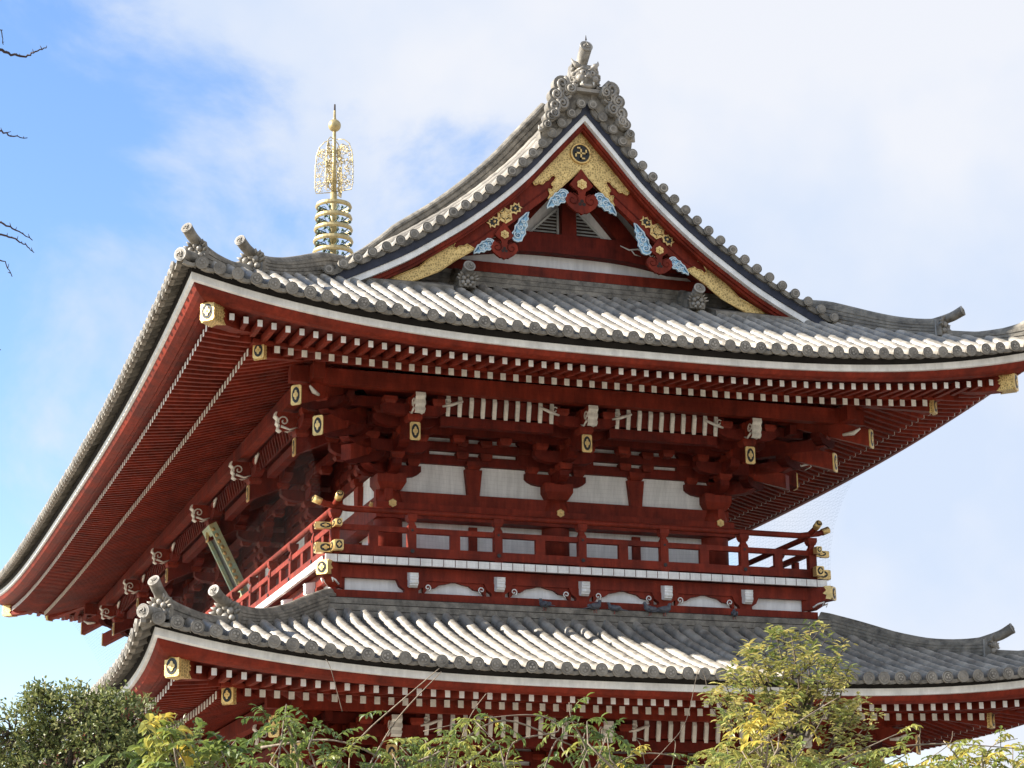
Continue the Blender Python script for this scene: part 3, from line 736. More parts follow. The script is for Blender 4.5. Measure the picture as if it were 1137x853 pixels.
    # two rows of round tiles running down just inside the verge
    for sx in (-1, 1):
        for yy, rr, hh in ((-1.90, .11, .10), (-1.66, .11, .20), (-1.42, .115, .30)):
            secs = []
            for i in range(2*24+1):
                t = i//2*2/48 if False else i/48; x = .25+5.2*t; z = interp(x, SX, SZ); z2 = interp(x+.02, SX, SZ); tv = Vector((sx*.02, 0, z2-z)).normalized(); up = (Vector((0, 0, 1))-tv*tv.z).normalized()
                r = rr*(1 if i % 2 == 0 else .93)
                fr = min(1, max(0, (5.3-x)/1.2)); base = Vector((sx*x, gy(yy), z+.03+hh*fr)); secs.append([base+Vector((0, r, 0))-up*.25] + [base + Vector((0, 1, 0))*(r*cos(pi*k/8)) + up*(r*sin(pi*k/8)) for k in range(9)] + [base-Vector((0, r, 0))-up*.25])
            mb.sweep(secs, 'tile', False, False, True)
    mb.build('verge_tiles', ur)
    # descending ridge beside the verge, running out to the hip
    for sx in (-1, 1):
        path = []; hs = []
        for i in range(31):
            t = i/30; x = .05+5.25*t; y = -1.12 if x < 4.3 else -1.12-(x-4.3)*.62
            path.append((sx*x, gy(y), interp(x, SX, SZ)+.0)); hs.append(.58-.07*t-.36*max(0, (t-.66)/.34))
        ridge(path, hs, w_=.40, r=.12, root=ur, name='descending_ridge', layers=7, side=(0, 1, 0))
    # skirt ridge course at the foot of the gable wall
    mb = MB()
    for k in range(3):
        mb.box((0, gy(-1.08-.0), 15.93+.115*k), (7.9, .36-.04*k, .10), 'tiled')
        mb.box((0, gy(-1.08), 15.985+.115*k), (7.85, .30-.04*k, .03), 'shadow')
    mb.build('foot_course', ur)
    # low closing boards from the verge foot onto the skirt
    for sx in (-1, 1):
        mb = MB()
        path = [(sx*(2.55+.0*i), gy(-1.15-.13*i), 16.0-.055*i+.02) for i in range(7)]
        ridge(path, .12, w_=.30, r=.10, layers=2, mb=mb, build=False)
        e = Vector(path[-1]); beast_face(mb, e+Vector((0, sgn*.05, -.12)), (0, sgn, 0), .34, .30); round_end(mb, e+Vector((0, sgn*.22, .28)), (0, sgn*1, .35), .12, .5)
        mb.build('spur_ridge', ur)
        mb = MB(); pts0 = []
        secs = []
        for i in range(13):
            x = 2.9+2.6*i/12; u = 9.05-x
            yy = -2.02 ; zb = UPR.P(max(0, min(4.4, yy+5.45)))
            secs.append([(sx*x, gy(-2.2), zb-.05), (sx*x, gy(-1.2), zb+.45), (sx*x, gy(-1.2), zb+.52), (sx*x, gy(-2.2), zb+.10)])
        mb.sweep(secs, 'tiled'); mb.build('closing_course', ur)
    # ridge-end demon tile with cloud scrolls and the thrust-out round tile
    mb = MB()
    def PR(a, b, t): return Vector((a*.80, gy(-2.32-t*.8), 20.02+(b-20.14)*.80))
    T3 = PR
    mb.prism([(-.36, 20.18), (.36, 20.18), (.42, 20.55), (.36, 20.98), (-.36, 20.98), (-.42, 20.55)], PR, 0, -.3, 'tiled')
    mb.prism([(-.40, 20.14), (.40, 20.14), (.40, 20.24), (-.40, 20.24)], PR, .16, -.1, 'tile')
    mb.prism([(-.34, 19.55), (.34, 19.55), (.30, 20.16), (-.30, 20.16)], PR, -.03, -.5, 'tiled')
    # face
    mb.ball(PR(0, 20.55, .05), .30, 'tiled', 14, 10, (1, .55, .95))
    for sx in (-1, 1):
        mb.ball(PR(sx*.12, 20.66, .17), .085, 'tile', 10, 6); mb.ball(PR(sx*.12, 20.655, .235), .035, 'shadow', 8, 5)
        mb.tube([PR(sx*.03, 20.72, .21), PR(sx*.14, 20.79, .20), PR(sx*.27, 20.74, .12)], [.03, .045, .025], 'tile', 6)
        mb.tube([PR(sx*.20, 20.84, .05), PR(sx*.28, 20.95, .06), PR(sx*.36, 21.02, .03), PR(sx*.38, 21.12, 0)], [.075, .06, .035, .006], 'tile', 7)
        mb.ball(PR(sx*.20, 20.50, .16), .09, 'tile', 9, 6); mb.ball(PR(sx*.055, 20.53, .24), .04, 'tile', 8, 5)
        mb.tube([PR(sx*.16, 20.40, .20), PR(sx*.155, 20.30, .23)], [.028, .004], 'cream', 6)
        mb.ball(PR(sx*.33, 20.62, .05), .08, 'tiled', 8, 5)
        for k in range(5): mb.ball(PR(sx*(.33+.02*(k % 2)), 20.28+.13*k, -.02), .06, 'tiled', 7, 5)
        for k in range(4): mb.tube([PR(sx*.26, 20.30+.12*k, .12), PR(sx*.40, 20.27+.13*k, .1)], [.05, .01], 'tile', 5)
    mb.ball(PR(0, 20.58, .22), .075, 'tile', 10, 6)
    mb.prism([(-.17, 20.36), (.17, 20.36), (.21, 20.44), (-.21, 20.44)], PR, .20, .05, 'shadow')
    for k in range(6): mb.box(tuple(PR(-.125+.05*k, 20.43, .20)), (.035, .03, .04), 'cream')
    mb.tube([PR(-.2, 20.33, .14), PR(0, 20.29, .19), PR(.2, 20.33, .14)], .05, 'tile', 6)
    mb.build('demon_tile', ur)
    mb = MB()
    for k, (a, b, r, al) in enumerate(((0, 20.95, .155, 0), )):
        p0 = Vector((0, gy(-1.55), 20.42)); p1 = Vector((0, gy(-2.42), 21.06)); mid = Vector((0, gy(-2.0), 20.68))
        mb.tube([p0, mid, p1], [.12, .12, .135], 'tiled', 16); round_end(mb, p1, (0, sgn*.85, .35), .135, .15)
        mb.tube([p1+Vector((0, 0, .15)), p1+Vector((0, 0, .27))], [.02, .004], 'shadow', 5)
    mb.build('ridge_end_tile', ur)
    # cloud scrolls
    for sx in (-1, 1):
        mb = MB()
        def PC(a, b, t, sx=sx): return Vector((sx*(.12+a*.72), gy(-2.34-t), 19.34+(b-19.3)*.86))
        lobes = [(.60, 20.23, .25), (.50, 19.98, .19), (.80, 19.93, .20), (.86, 19.62, .21), (.62, 19.70, .2), (1.0, 19.33, .16), (.90, 19.40, .17), (1.13, 19.08, .13), (.38, 20.10, .17)]
        for k, (a, b, r) in enumerate(lobes):
            mb.disc(PC(a, b, 0-.12), (0, sgn, 0), r*.78, .2+.012*k, 'tiled', 18)
            pts = []; rd = []
            for i in range(19):
                f = i/18; rr = r*.84*(.98-.84*f); an = 1.9+f*2*pi*1.6
                pts.append(PC(a+rr*cos(an), b+rr*sin(an), .095+.012*k)); rd.append(.036*(1-.3*f)*r/.2)
            mb.tube(pts, rd, 'tile', 6)
        mb.prism([(0, 20.3), (.45, 20.35), (.6, 20.0), (.95, 19.4), (1.2, 19.0), (1.27, 18.93)] + [(x_, interp(x_, SX, SZ)+.06) for x_ in (1.2, 1.0, .8, .6, .4, .2, 0)], PC, -.02, -.26, 'tiled')
        # curled tail
        mb.tube([PC(1.08, 19.12, 0), PC(1.18, 18.98, .02), PC(1.30, 18.98, .02), PC(1.33, 19.10, .02)], [.09, .07, .045, .01], 'tile', 7)
        mb.tube([PC(1.0, 19.02, -.12), PC(1.06, 18.86, .02)], [.10, .12], 'tile', 10)
        mb.build('cloud_scroll', ur)
# main ridge
path = [(0, -1.9+(L+3.8)*i/30, 19.86) for i in range(31)]
ridge(path, .60, w_=.42, r=.13, root=ur, name='main_ridge', layers=9)

# ------------------------------------------------------------ body, bracket work
def wall_frames(ax, ay0, ay1):
    """frames (s,n,z): s along the wall, n outward"""
    hl = (ay1-ay0)/2
    return {'front': (lambda s, n, z: (s, ay0-n, z), ax), 'left': (lambda s, n, z: (-ax-n, (ay0+ay1)/2-s, z+.004), hl),
            'right': (lambda s, n, z: (ax+n, (ay0+ay1)/2+s, z+.004), hl), 'back': (lambda s, n, z: (-s, ay1+n, z), ax)}
def fbox(mb, f, s0, s1, n0, n1, z0, z1, m, mfront=None):
    P = [f(s0, n1, z0), f(s1, n1, z0), f(s1, n1, z1), f(s0, n1, z1), f(s0, n0, z0), f(s1, n0, z0), f(s1, n0, z1), f(s0, n0, z1)]
    mb.hexa(P, m, mfront)
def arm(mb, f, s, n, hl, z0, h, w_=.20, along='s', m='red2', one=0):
    """bracket arm with rounded underside ends; along s or n"""
    c = .32
    prof = [(-hl, z0+h), (-hl, z0+h*.52), (-hl+c*.18, z0+h*.30), (-hl+c*.5, z0+h*.10), (-hl+c, z0), (hl-c, z0), (hl-c*.5, z0+h*.10), (hl-c*.18, z0+h*.30), (hl, z0+h*.52), (hl, z0+h)]
    if along == 's': mb.prism(prof, lambda a, b, t: f(s+a, n+t, b), w_/2, -w_/2, m)
    else: mb.prism(prof, lambda a, b, t: f(s+t, n+a, b), w_/2, -w_/2, m)
def block(mb, f, s, n, z0, h=.16, w_=.30, m='red'):
    a, b = w_/2, w_/2*.72
    for (r0, r1, za, zb) in ((b, a, z0, z0+h*.45), (a, a, z0+h*.45, z0+h)):
        P = [f(s-r0, n+r0, za), f(s+r0, n+r0, za), f(s+r1, n+r1, zb), f(s-r1, n+r1, zb), f(s-r0, n-r0, za), f(s+r0, n-r0, za), f(s+r1, n-r1, zb), f(s-r1, n-r1, zb)]
        mb.hexa(P, m)
def bracket(f, s, dz, corner=None, k=1.0):
    """three-step bracket set; dz shifts from the upper storey heights; k scales reach"""
    mb = MB(); Z = lambda z: z+dz
    if not corner: block(mb, f, s, 0, Z(11.66), .34, .62, 'red')
    hgt = [(11.97, 0), (12.34, .62*k), (12.72, 1.22*k)]
    for i, (z, nn) in enumerate(hgt):
        for q in range(i+1):
            n_ = [0, .62*k, 1.22*k][q]
            hl = .68 if q == i else .86
            arm(mb, f, s, n_, hl, Z(z), .25)
            for e in (-1, 0, 1): block(mb, f, s+e*(hl-.16), n_, Z(z+.25), .14, .27)
        reach = nn+.62*k
        arm(mb, f, s, reach/2-.2, reach/2+.22, Z(z+.006), .238, .21, 'n')
        block(mb, f, s, reach-.02, Z(z+.252), .137, .29)
    # tail rafter, sloping out and down
    n0, n1 = .1, 1.98*k; za, zb = 13.30, 12.46; w_, h_ = .11, .17
    P = [f(s-w_, n1, Z(zb-h_)), f(s+w_, n1, Z(zb-h_)), f(s+w_, n1, Z(zb+h_)), f(s-w_, n1, Z(zb+h_)), f(s-w_, n0, Z(za-h_)), f(s+w_, n0, Z(za-h_)), f(s+w_, n0, Z(za+h_)), f(s-w_, n0, Z(za+h_))]
    mb.hexa(P, 'red2')
    block(mb, f, s, 1.86*k, Z(12.66), .15, .30)
    arm(mb, f, s, 1.86*k, .66, Z(12.80), .22)
    for e in (-1, 0, 1): block(mb, f, s+e*.50, 1.86*k, Z(13.02), .14, .27)
    o = mb.build('bracket_set', gate)
    mb = MB(); c = Vector(f(s, n1, Z(zb))); nv = Vector(f(s, n1+1, 0)) - Vector(f(s, n1, 0)); sv = Vector(f(s+1, 0, 0)) - Vector(f(s, 0, 0))
    gold_plate(mb, c+nv*.002, sv, (0, 0, 1), nv, .215, .37, .03); mb.build('gilded_end_cap', o)
    # curved white-faced nose above
    mb = MB(); prof = [(1.6*k, 12.86), (2.05*k, 12.84), (2.18*k, 12.80), (2.30*k, 12.76), (2.36*k, 12.80), (2.34*k, 12.88), (2.38*k, 12.93), (2.36*k, 13.02), (2.42*k, 13.08), (2.40*k, 13.16), (1.6*k, 13.16)]
    mb.prism(prof, lambda a, b, t: f(s+t, a, Z(b)), .095, -.095, 'red')
    for i in range(3, 10):
        a, b = prof[i], prof[i+1]; 
        if i >= 9: break
        mb.hexa([f(s-.10, a[0]+.012, Z(a[1])), f(s+.10, a[0]+.012, Z(a[1])), f(s+.10, b[0]+.012, Z(b[1])), f(s-.10, b[0]+.012, Z(b[1])), f(s-.10, a[0]-.02, Z(a[1])), f(s+.10, a[0]-.02, Z(a[1])), f(s+.10, b[0]-.02, Z(b[1])), f(s-.10, b[0]-.02, Z(b[1]))], 'cream')
    for e in (-1, 1):
        pts = []
        for i in range(15):
            t = i/14; r = .115*(1-.8*t); an = -.4+t*2*pi*1.2; pts.append(f(s+e*.105, (2.24*k)+r*cos(an), Z(12.97)+r*sin(an)))
        mb.tube(pts, .016, 'cream', 5)
        mb.tube([f(s+e*.105, 2.30*k, Z(12.86)), f(s+e*.105, 2.12*k, Z(12.80)), f(s+e*.105, 1.95*k, Z(12.86))], [.03, .022, .01], 'cream', 5)
    mb.build('white_bracket_nose', o)
    return o

def storey(ax, ay0, ay1, dz, xs, ys, zfloor, R, k, upper):
    F = wall_frames(ax, ay0, ay1); Z = lambda z: z+dz
    yc = (ay0+ay1)/2
    pos = {'front': xs, 'back': [-x for x in xs], 'left': [yc-y for y in ys], 'right': [y-yc for y in ys]}
    # pillars
    pts = set([(x, ay0) for x in xs] + [(x, ay1) for x in xs] + [(-ax, y) for y in ys] + [(ax, y) for y in ys])
    for (x, y) in sorted(pts):
        mb = MB(); mb.tube([(x, y, zfloor), (x, y, Z(11.45)), (x, y, Z(11.66))], [.30, .30, .25], 'red', 20); o = mb.build('pillar', gate)
    if upper:
        for x in xs:
            mb = MB(); rosette(mb, (x, ay0-.345, Z(11.345)), (0, -1, 0), .085); mb.build('gilded_rosette', gate)
        for y in ys[:3]:
            mb = MB(); rosette(mb, (-ax-.345, y, Z(11.345)), (-1, 0, 0), .085); mb.build('gilded_rosette', gate)
    for sd, (f, HS) in F.items():
        P = sorted(pos[sd])
        # wall plaster panels, one per bay
        for i in range(len(P)-1):
            a, b = P[i], P[i+1]
            mb = MB(); fbox(mb, f, a, b, -.08, -.02, zfloor, Z(13.9), 'plaster'); wp = mb.build('wall_panel', gate)
            if not upper or (sd in ('left', 'right') and 0 < i < len(P)-2):
                mb = MB(); 
                for q in range(4):
                    w1 = (b-a-.7)/4; x0 = a+.35+w1*q
                    fbox(mb, f, x0+.02, x0+w1-.02, -.02, .05, zfloor+.1, Z(10.92), 'red2')
                mb.build('panelled_door', wp)
            elif upper:
                mb = MB(); mid_ = (a+b)/2
                fbox(mb, f, mid_-.09, mid_+.09, -.02, .05, zfloor, Z(11.0), 'red'); mb.build('wall_post', wp)
            # centre strut
            mid_ = (a+b)/2; mb = MB()
            P8 = [f(mid_-.13, .10, Z(11.66)), f(mid_+.13, .10, Z(11.66)), f(mid_+.19, .10, Z(12.22)), f(mid_-.19, .10, Z(12.22)), f(mid_-.13, -.02, Z(11.66)), f(mid_+.13, -.02, Z(11.66)), f(mid_+.19, -.02, Z(12.22)), f(mid_-.19, -.02, Z(12.22))]
            mb.hexa(P8, 'red')
            block(mb, f, mid_, .02, Z(12.22), .16, .34); 
            for zz in (12.56, 12.84): block(mb, f, mid_-.26, .06, Z(zz-.14), .14, .26); block(mb, f, mid_+.26, .06, Z(zz-.14), .14, .26)
            mb.build('strut', gate)
        # beams
        ext = .55
        for nm, z0, z1, n1, e in (('head_tie_beam', 11.40, 11.657, .14, .3), ('wall_rail', 11.05, 11.37, .34, .335), ('wall_rail', 9.9, 10.02, .2, .2)):
            if z0 < 10 and not upper: continue
            mb = MB(); fbox(mb, f, -HS-e, HS+e, -.02, n1, Z(z0), Z(z1), 'red'); mb.build(nm, gate)
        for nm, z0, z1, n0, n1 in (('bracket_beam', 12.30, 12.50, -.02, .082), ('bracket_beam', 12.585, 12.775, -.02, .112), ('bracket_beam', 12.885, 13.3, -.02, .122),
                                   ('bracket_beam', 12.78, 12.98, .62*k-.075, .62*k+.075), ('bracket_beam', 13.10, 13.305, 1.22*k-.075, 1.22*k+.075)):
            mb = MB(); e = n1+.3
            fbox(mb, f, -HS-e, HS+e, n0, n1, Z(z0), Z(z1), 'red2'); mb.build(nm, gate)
        # outer purlin and the closing ceiling behind it
        mb = MB(); e = 2.1*k+.5; fbox(mb, f, -HS-e, HS+e, 2.0*k, 2.22*k, Z(13.24), Z(13.56), 'red'); mb.build('eave_purlin', gate)
        mb = MB(); e0 = 1.2*k
        mb.hexa([f(-HS-e0, 2.0*k, Z(13.40)), f(HS+e0, 2.0*k, Z(13.40)), f(HS+e0, 2.0*k, Z(13.44)), f(-HS-e0, 2.0*k, Z(13.44)), f(-HS-.2, 0, Z(13.36)), f(HS+.2, 0, Z(13.36)), f(HS+.2, 0, Z(13.40)), f(-HS-.2, 0, Z(13.40))], 'red2'); mb.build('bracket_ceiling', gate)
        # brackets
        for i, s in enumerate(P):
            bracket(f, s, dz, corner=(sd in ('left', 'right') and i in (0, len(P)-1)), k=k)
        # curved white ribs between the brackets
        for i in range(len(P)-1):
            a, b = P[i]+.72, P[i+1]-.72; n = max(2, int((b-a)/.235)); mb = MB()
            for q in range(n+1):
                s = a+(b-a)*q/n; secs = []
                for t in [j/5 for j in range(6)]:
                    nn = (1.84+.08*t)*k; z = 12.90+.33*t; 
                    secs.append([f(s-.04, nn+.03, Z(z-.05)), f(s+.04, nn+.03, Z(z-.05)), f(s+.04, nn-.0, Z(z+.05)), f(s-.04, nn-.0, Z(z+.05))])
                mb.sweep(secs, 'cream' if sd in ('front', 'back') else 'red2')
            # cloud-ended carved strips closing each side
            for e, s in ((1, a-.02), (-1, b+.02)):
                mb.tube([f(s-e*.12, 1.96*k, Z(13.02)), f(s+e*.06, 1.99*k, Z(13.06)), f(s+e*.30, 1.99*k, Z(13.15))], [.02, .035, .025], 'cream', 6)
                pts = [f(s-e*(.02)+.07*cos(2.0*pi*t)*(1-.6*t), 1.98*k, Z(13.12)+.07*sin(2.0*pi*t)*(1-.6*t)) for t in [j/10 for j in range(11)]]
                mb.tube(pts, .013, 'cream', 5)
            mb.build('rib_screen', gate)
            mb = MB(); secs = []
            for t in [j/5 for j in range(6)]:
                nn = (1.78+.08*t)*k; z = 12.92+.33*t; secs.append([f(a-.2, nn, Z(z)), f(b+.2, nn, Z(z)), f(b+.2, nn-.03, Z(z+.03)), f(a-.2, nn-.03, Z(z+.03))])
            mb.sweep(secs, 'red2'); fbox(mb, f, a-.1, b+.1, 1.52*k, 1.70*k, Z(12.70), Z(12.90), 'red2'); mb.build('rib_board', gate)
        # block rows on the stepped beams
        mb = MB()
        for i in range(len(P)-1):
            a, b = P[i], P[i+1]
            for fr in (.36, .64):
                s = a+(b-a)*fr; block(mb, f, s, .62*k, Z(12.64), .14, .26)
        mb.build('bearing_blocks', gate)
    # diagonal corner brackets
    for sx in (-1, 1):
        for sy in (-1, 1):
            d = Vector((sx, sy, 0)).normalized(); sd_ = Vector((-d.y, d.x, 0)); c0 = Vector((sx*ax, ay0 if sy < 0 else ay1, 0))
            fd = lambda s, n, z: c0 + d*n + sd_*s + Vector((0, 0, z))
            mb = MB()
            for i, (z, rch) in enumerate(((11.97, .95), (12.34, 1.8), (12.72, 2.6))):
                arm(mb, fd, 0, rch*k/2-.2, rch*k/2+.25, Z(z), .25, .22, 'n'); block(mb, fd, 0, rch*k-.05, Z(z+.25), .14, .32)
                for e in (-1, 1):       # hooked arms fanning beside the corner
                    arm(mb, fd, e*.0, rch*k-.05, .5, Z(z+.1), .2, .2, 's')
            o = mb.build('corner_bracket', gate)
            for (rr, zc_, w_, h_) in ((1.72, 12.13, .11, .16), (2.78, 12.44, .10, .18), (3.60, 12.86, .10, .18)):
                mb = MB(); n1 = rr*k; P = []
                for n_, z in ((n1, zc_), (.2, zc_+.36*(rr-.2))):
                    P += [fd(-w_, n_, Z(z-h_)), fd(w_, n_, Z(z-h_)), fd(w_, n_, Z(z+h_)), fd(-w_, n_, Z(z+h_))]
                mb.hexa(P, 'red')
                if rr > 2: gold_plate(mb, fd(0, n1, Z(zc_))+d*.002, sd_, (0, 0, 1), d, w_*2+.03, h_*2+.04, .03)
                mb.build('tail_rafter', o)
            mb = MB()
            for e in (-1, 1):
                mb.tube([fd(e*.16, 3.05*k, Z(12.98)), fd(e*.20, 3.3*k, Z(12.98)), fd(e*.2, 3.45*k, Z(13.06))], [.03, .05, .02], 'cream', 6)
            mb.build('white_bracket_nose', o)

YS = [0, 4.5, 9.2, 14.8, 19.5, 24.0]
storey(3.65, 0, L, 0, [-3.65, 0, 3.65], YS, 9.9, UPR, 1.0, True)
storey(4.25, -.65, L+.65, UPR.zc*0-6.45, [-4.25, 0, 4.25], [-.65, 4.3, 9.0, 15.0, 19.7, L+.65], 0.0, LOW, .93, False)

# ------------------------------------------------------------ balcony
BX, BY0, BY1 = 5.4, -1.8, L+1.8
mb = MB()
ringwall(mb, BX-1.3, BY0+1.3, BY1-1.3, 9.80, 9.925, 1.29, 'red2'); deck = mb.build('balcony_deck', gate)
mb = MB()
f4 = wall_frames(BX, BY0, BY1)
for sd, (f, HS) in f4.items():
    n = int(2*HS/.24); w1 = 2*HS/n
    for i in range(0 if sd in ('front', 'back') else 1, n if sd in ('front', 'back') else n-1): fbox(mb, f, -HS+w1*i+.008, -HS+w1*(i+1)-.008, -.07, .0, 9.785, 9.93, 'white')
mb.build('white_board_ends', deck)
F5 = wall_frames(BX-.22, BY0+.22, BY1-.22)
js = {'front': [-3.6+1.8*i for i in range(5)], 'back': [-3.6+1.8*i for i in range(5)], 'left': [-12+2.0*i for i in range(13)], 'right': [-12+2.0*i for i in range(13)]}
for sd, (f, HS) in F5.items():
    mb = MB(); ee = 0 if sd in ('front', 'back') else -.006; fbox(mb, f, -HS-ee*-1, HS+ee, -.2, 0, 9.53, 9.78, 'red'); mb.build('balcony_beam', gate)
    mb = MB(); fbox(mb, f, -HS+.1, HS-.1, -.2, -.12, 9.2, 9.53, 'plaster'); mb.build('plaster_band', gate)
    mb = MB(); ee = .05 if sd in ('front', 'back') else .045; fbox(mb, f, -HS-ee, HS+ee, -.2, .05, 9.02, 9.27, 'red'); mb.build('base_beam', gate)
    J = js[sd]
    allj = [-HS] + J + [HS]
    for s in J:
        mb = MB()
        # bracket block below, scroll-faced white joist end
        mb.prism([(-.30, 9.53), (-.24, 9.40), (-.14, 9.33), (-.14, 9.272), (.14, 9.272), (.14, 9.33), (.24, 9.40), (.30, 9.53)], lambda a, b, t: f(s+a, t, b), .02, -.12, 'red')
        prof = [(.0, 9.40), (.12, 9.36), (.18, 9.40), (.17, 9.46), (.21, 9.52), (.19, 9.58), (.22, 9.64), (.0, 9.68)]
        mb.prism(prof, lambda a, b, t: f(s+t, a, b), .085, -.085, 'white')
        for zz in (9.43, 9.55): mb.tube([f(s-.09, .165, zz+.03), f(s+.09, .165, zz+.03)], .045, 'white', 8)
        o = mb.build('joist_end', gate)
    # scrolled frog-leg edges on the plaster
    for i in range(len(J)-1):
        for s, e in ((J[i]+.24, 1), (J[i+1]-.24, -1)):
            mb = MB()
            mb.prism([(0, 9.53), (e*.62, 9.53), (e*.50, 9.495), (e*.36, 9.47), (e*.26, 9.40), (e*.10, 9.38), (e*.05, 9.30), (0, 9.272)][::e], lambda a, b, t: f(s+a, t, b), -.03, -.12, 'red')
            pts = [f(s+e*(.10+.07*(1-.75*t)*cos(-pi*.4+2*pi*1.15*t)), -.02, 9.40+.07*(1-.75*t)*sin(-pi*.4+2*pi*1.15*t)) for t in [j/12 for j in range(13)]]
            mb.tube(pts, .014, 'white', 5)
            mb.build('scrolled_bracket', gate)
# corner beam noses
for sx in (-1, 1):
    for sy in (-1, 1):
        d = Vector((sx, sy, 0)).normalized(); sd_ = Vector((-d.y, d.x, 0)); c0 = Vector((sx*(BX-.25), (BY0+.25) if sy < 0 else BY1-.25, 0))
        mb = MB(); T = lambda a, b, t: c0 + d*a + sd_*t + Vector((0, 0, b))
        mb.prism([(-.2, 9.3), (.05, 9.33), (.18, 9.40), (.26, 9.48), (.42, 9.50), (.46, 9.60), (.46, 9.78), (-.2, 9.78)], T, .11, -.11, 'red')
        gold_plate(mb, c0+d*.46+Vector((0, 0, 9.64)), sd_, (0, 0, 1), d, .26, .28, .03)
        for e in (-1, 1):
            mb.prism([(.46, 9.50), (.34, 9.52), (.36, 9.60), (.28, 9.64), (.36, 9.70), (.30, 9.79), (.46, 9.79)], lambda a, b, t, e=e: T(a, b, e*t), .13, .112, 'gold')
            mb.tube([T(.05, 9.36, e*.12), T(.18, 9.43, e*.12), T(.30, 9.45, e*.12), T(.26, 9.38, e*.12)], [.02, .022, .02, .01], 'white', 5)
        mb.build('corner_beam_nose', gate)
# railing
RX, RY0, RY1 = 5.17, -1.57, L+1.57
F6 = wall_frames(RX, RY0, RY1)
for sd, (f, HS) in F6.items():
    pn = {'front': [-3.6+1.8*i for i in range(5)], 'back': [-3.6+1.8*i for i in range(5)]}.get(sd, [-12+2.0*i for i in range(13)])
    side = sd in ('left', 'right'); up_ = .03 if side else 0
    mb = MB(); e = .36
    pts = [f(-HS-.42, 0, 10.90+.16+up_), f(-HS-.2, 0, 10.90+.07+up_), f(-HS+.25, 0, 10.90), f(0, 0, 10.90), f(HS-.25, 0, 10.90), f(HS+.2, 0, 10.90+.07+up_), f(HS+.42, 0, 10.90+.16+up_)]
    pts = pts[:3] + [f(-HS+.25+(2*HS-.5)*i/12, 0, 10.90) for i in range(1, 12)] + pts[4:]
    mb.tube(pts, .062, 'red', 12); top = mb.build('top_rail', deck)
    mb = MB(); fbox(mb, f, -HS-e, HS+e, -.05, .05, 10.47+up_*.5, 10.58+up_*.5, 'red'); mb.build('middle_rail', deck)
    mb = MB(); fbox(mb, f, -HS-e, HS+e, -.08, .08, 9.99+up_*.3, 10.17+up_*.3, 'red'); mb.build('bottom_rail', deck)
    sv = Vector(f(1, 0, 0)) - Vector(f(0, 0, 0)); nv = Vector(f(0, 1, 0)) - Vector(f(0, 0, 0))
    for q in (-1, 1):
        mb = MB()
        c = Vector(f(q*(HS+.42), 0, 10.90+.16+up_)); dd = (sv*q*.22+Vector((0, 0, .09))).normalized()
        mb.tube([c-dd*.16, c+dd*.012], .075, 'gold', 14); mb.disc(c+dd*.012, dd, .056, .012, 'black', 12); mb.disc(c+dd*.02, dd, .035, .014, 'gold', 8)
        mb.build('gilded_rail_cap', deck)
        for zc_, w_, h_ in ((10.525+up_*.5, .12, .135), (10.08+up_*.3, .18, .20)):
            mb = MB(); c = Vector(f(q*(HS+e), 0, zc_)); gold_plate(mb, c, nv, (0, 0, 1), sv*q, w_, h_, .03)
            s0, s1 = sorted((q*(HS+e), q*(HS+e-.14))); fbox(mb, f, s0, s1, -w_/2, w_/2, zc_-h_/2, zc_+h_/2, 'gold')
            mb.build('gilded_rail_cap', deck)
    for q in (-1, 1):                      # corner face fittings like those on the long faces
        for zc_, h_ in ((10.08+up_*.3, .19), (10.525+up_*.5, .13)):
            mb = MB(); gold_plate(mb, Vector(f(q*(HS+e-.16), .0, zc_))+nv*(.09 if h_ > .15 else .06), sv, (0, 0, 1), nv, .30, h_, .012)
            mb.build('gilded_rail_fitting', deck)
    for s in pn + ([-HS, HS] if not side else []):
        mb = MB(); z1 = 10.47
        fbox(mb, f, s-.085, s+.085, -.075, .075, 9.93, 10.60, 'red')
        P = [f(s-.085, .075, 10.60), f(s+.085, .075, 10.60), f(s+.055, .055, 10.66), f(s-.055, .055, 10.66), f(s-.085, -.075, 10.60), f(s+.085, -.075, 10.60), f(s+.055, -.055, 10.66), f(s-.055, -.055, 10.66)]
        mb.hexa(P, 'red'); fbox(mb, f, s-.055, s+.055, -.05, .05, 10.66, 10.70, 'red'); block(mb, f, s, 0, 10.70, .15, .20, 'red')
        mb.disc(Vector(f(s, .082, 10.10)), nv, .04, .02, 'black', 10)
        mb.disc(Vector(f(s, .078, 10.52)), nv, .025, .015, 'black', 10)
        mb.build('railing_post', deck)
    allp = sorted(pn)
    for i in range(len(allp)-1):
        s = (allp[i]+allp[i+1])/2; mb = MB(); fbox(mb, f, s-.10, s+.10, -.05, .05, 10.17, 10.47, 'red'); mb.build('short_post', deck)
    for q in (-1, 1):
        s = q*(3.6+HS)/2 if not side else q*(12+HS)/2; mb = MB(); fbox(mb, f, s-.09, s+.09, -.05, .05, 10.17, 10.47, 'red'); mb.build('short_post', deck)

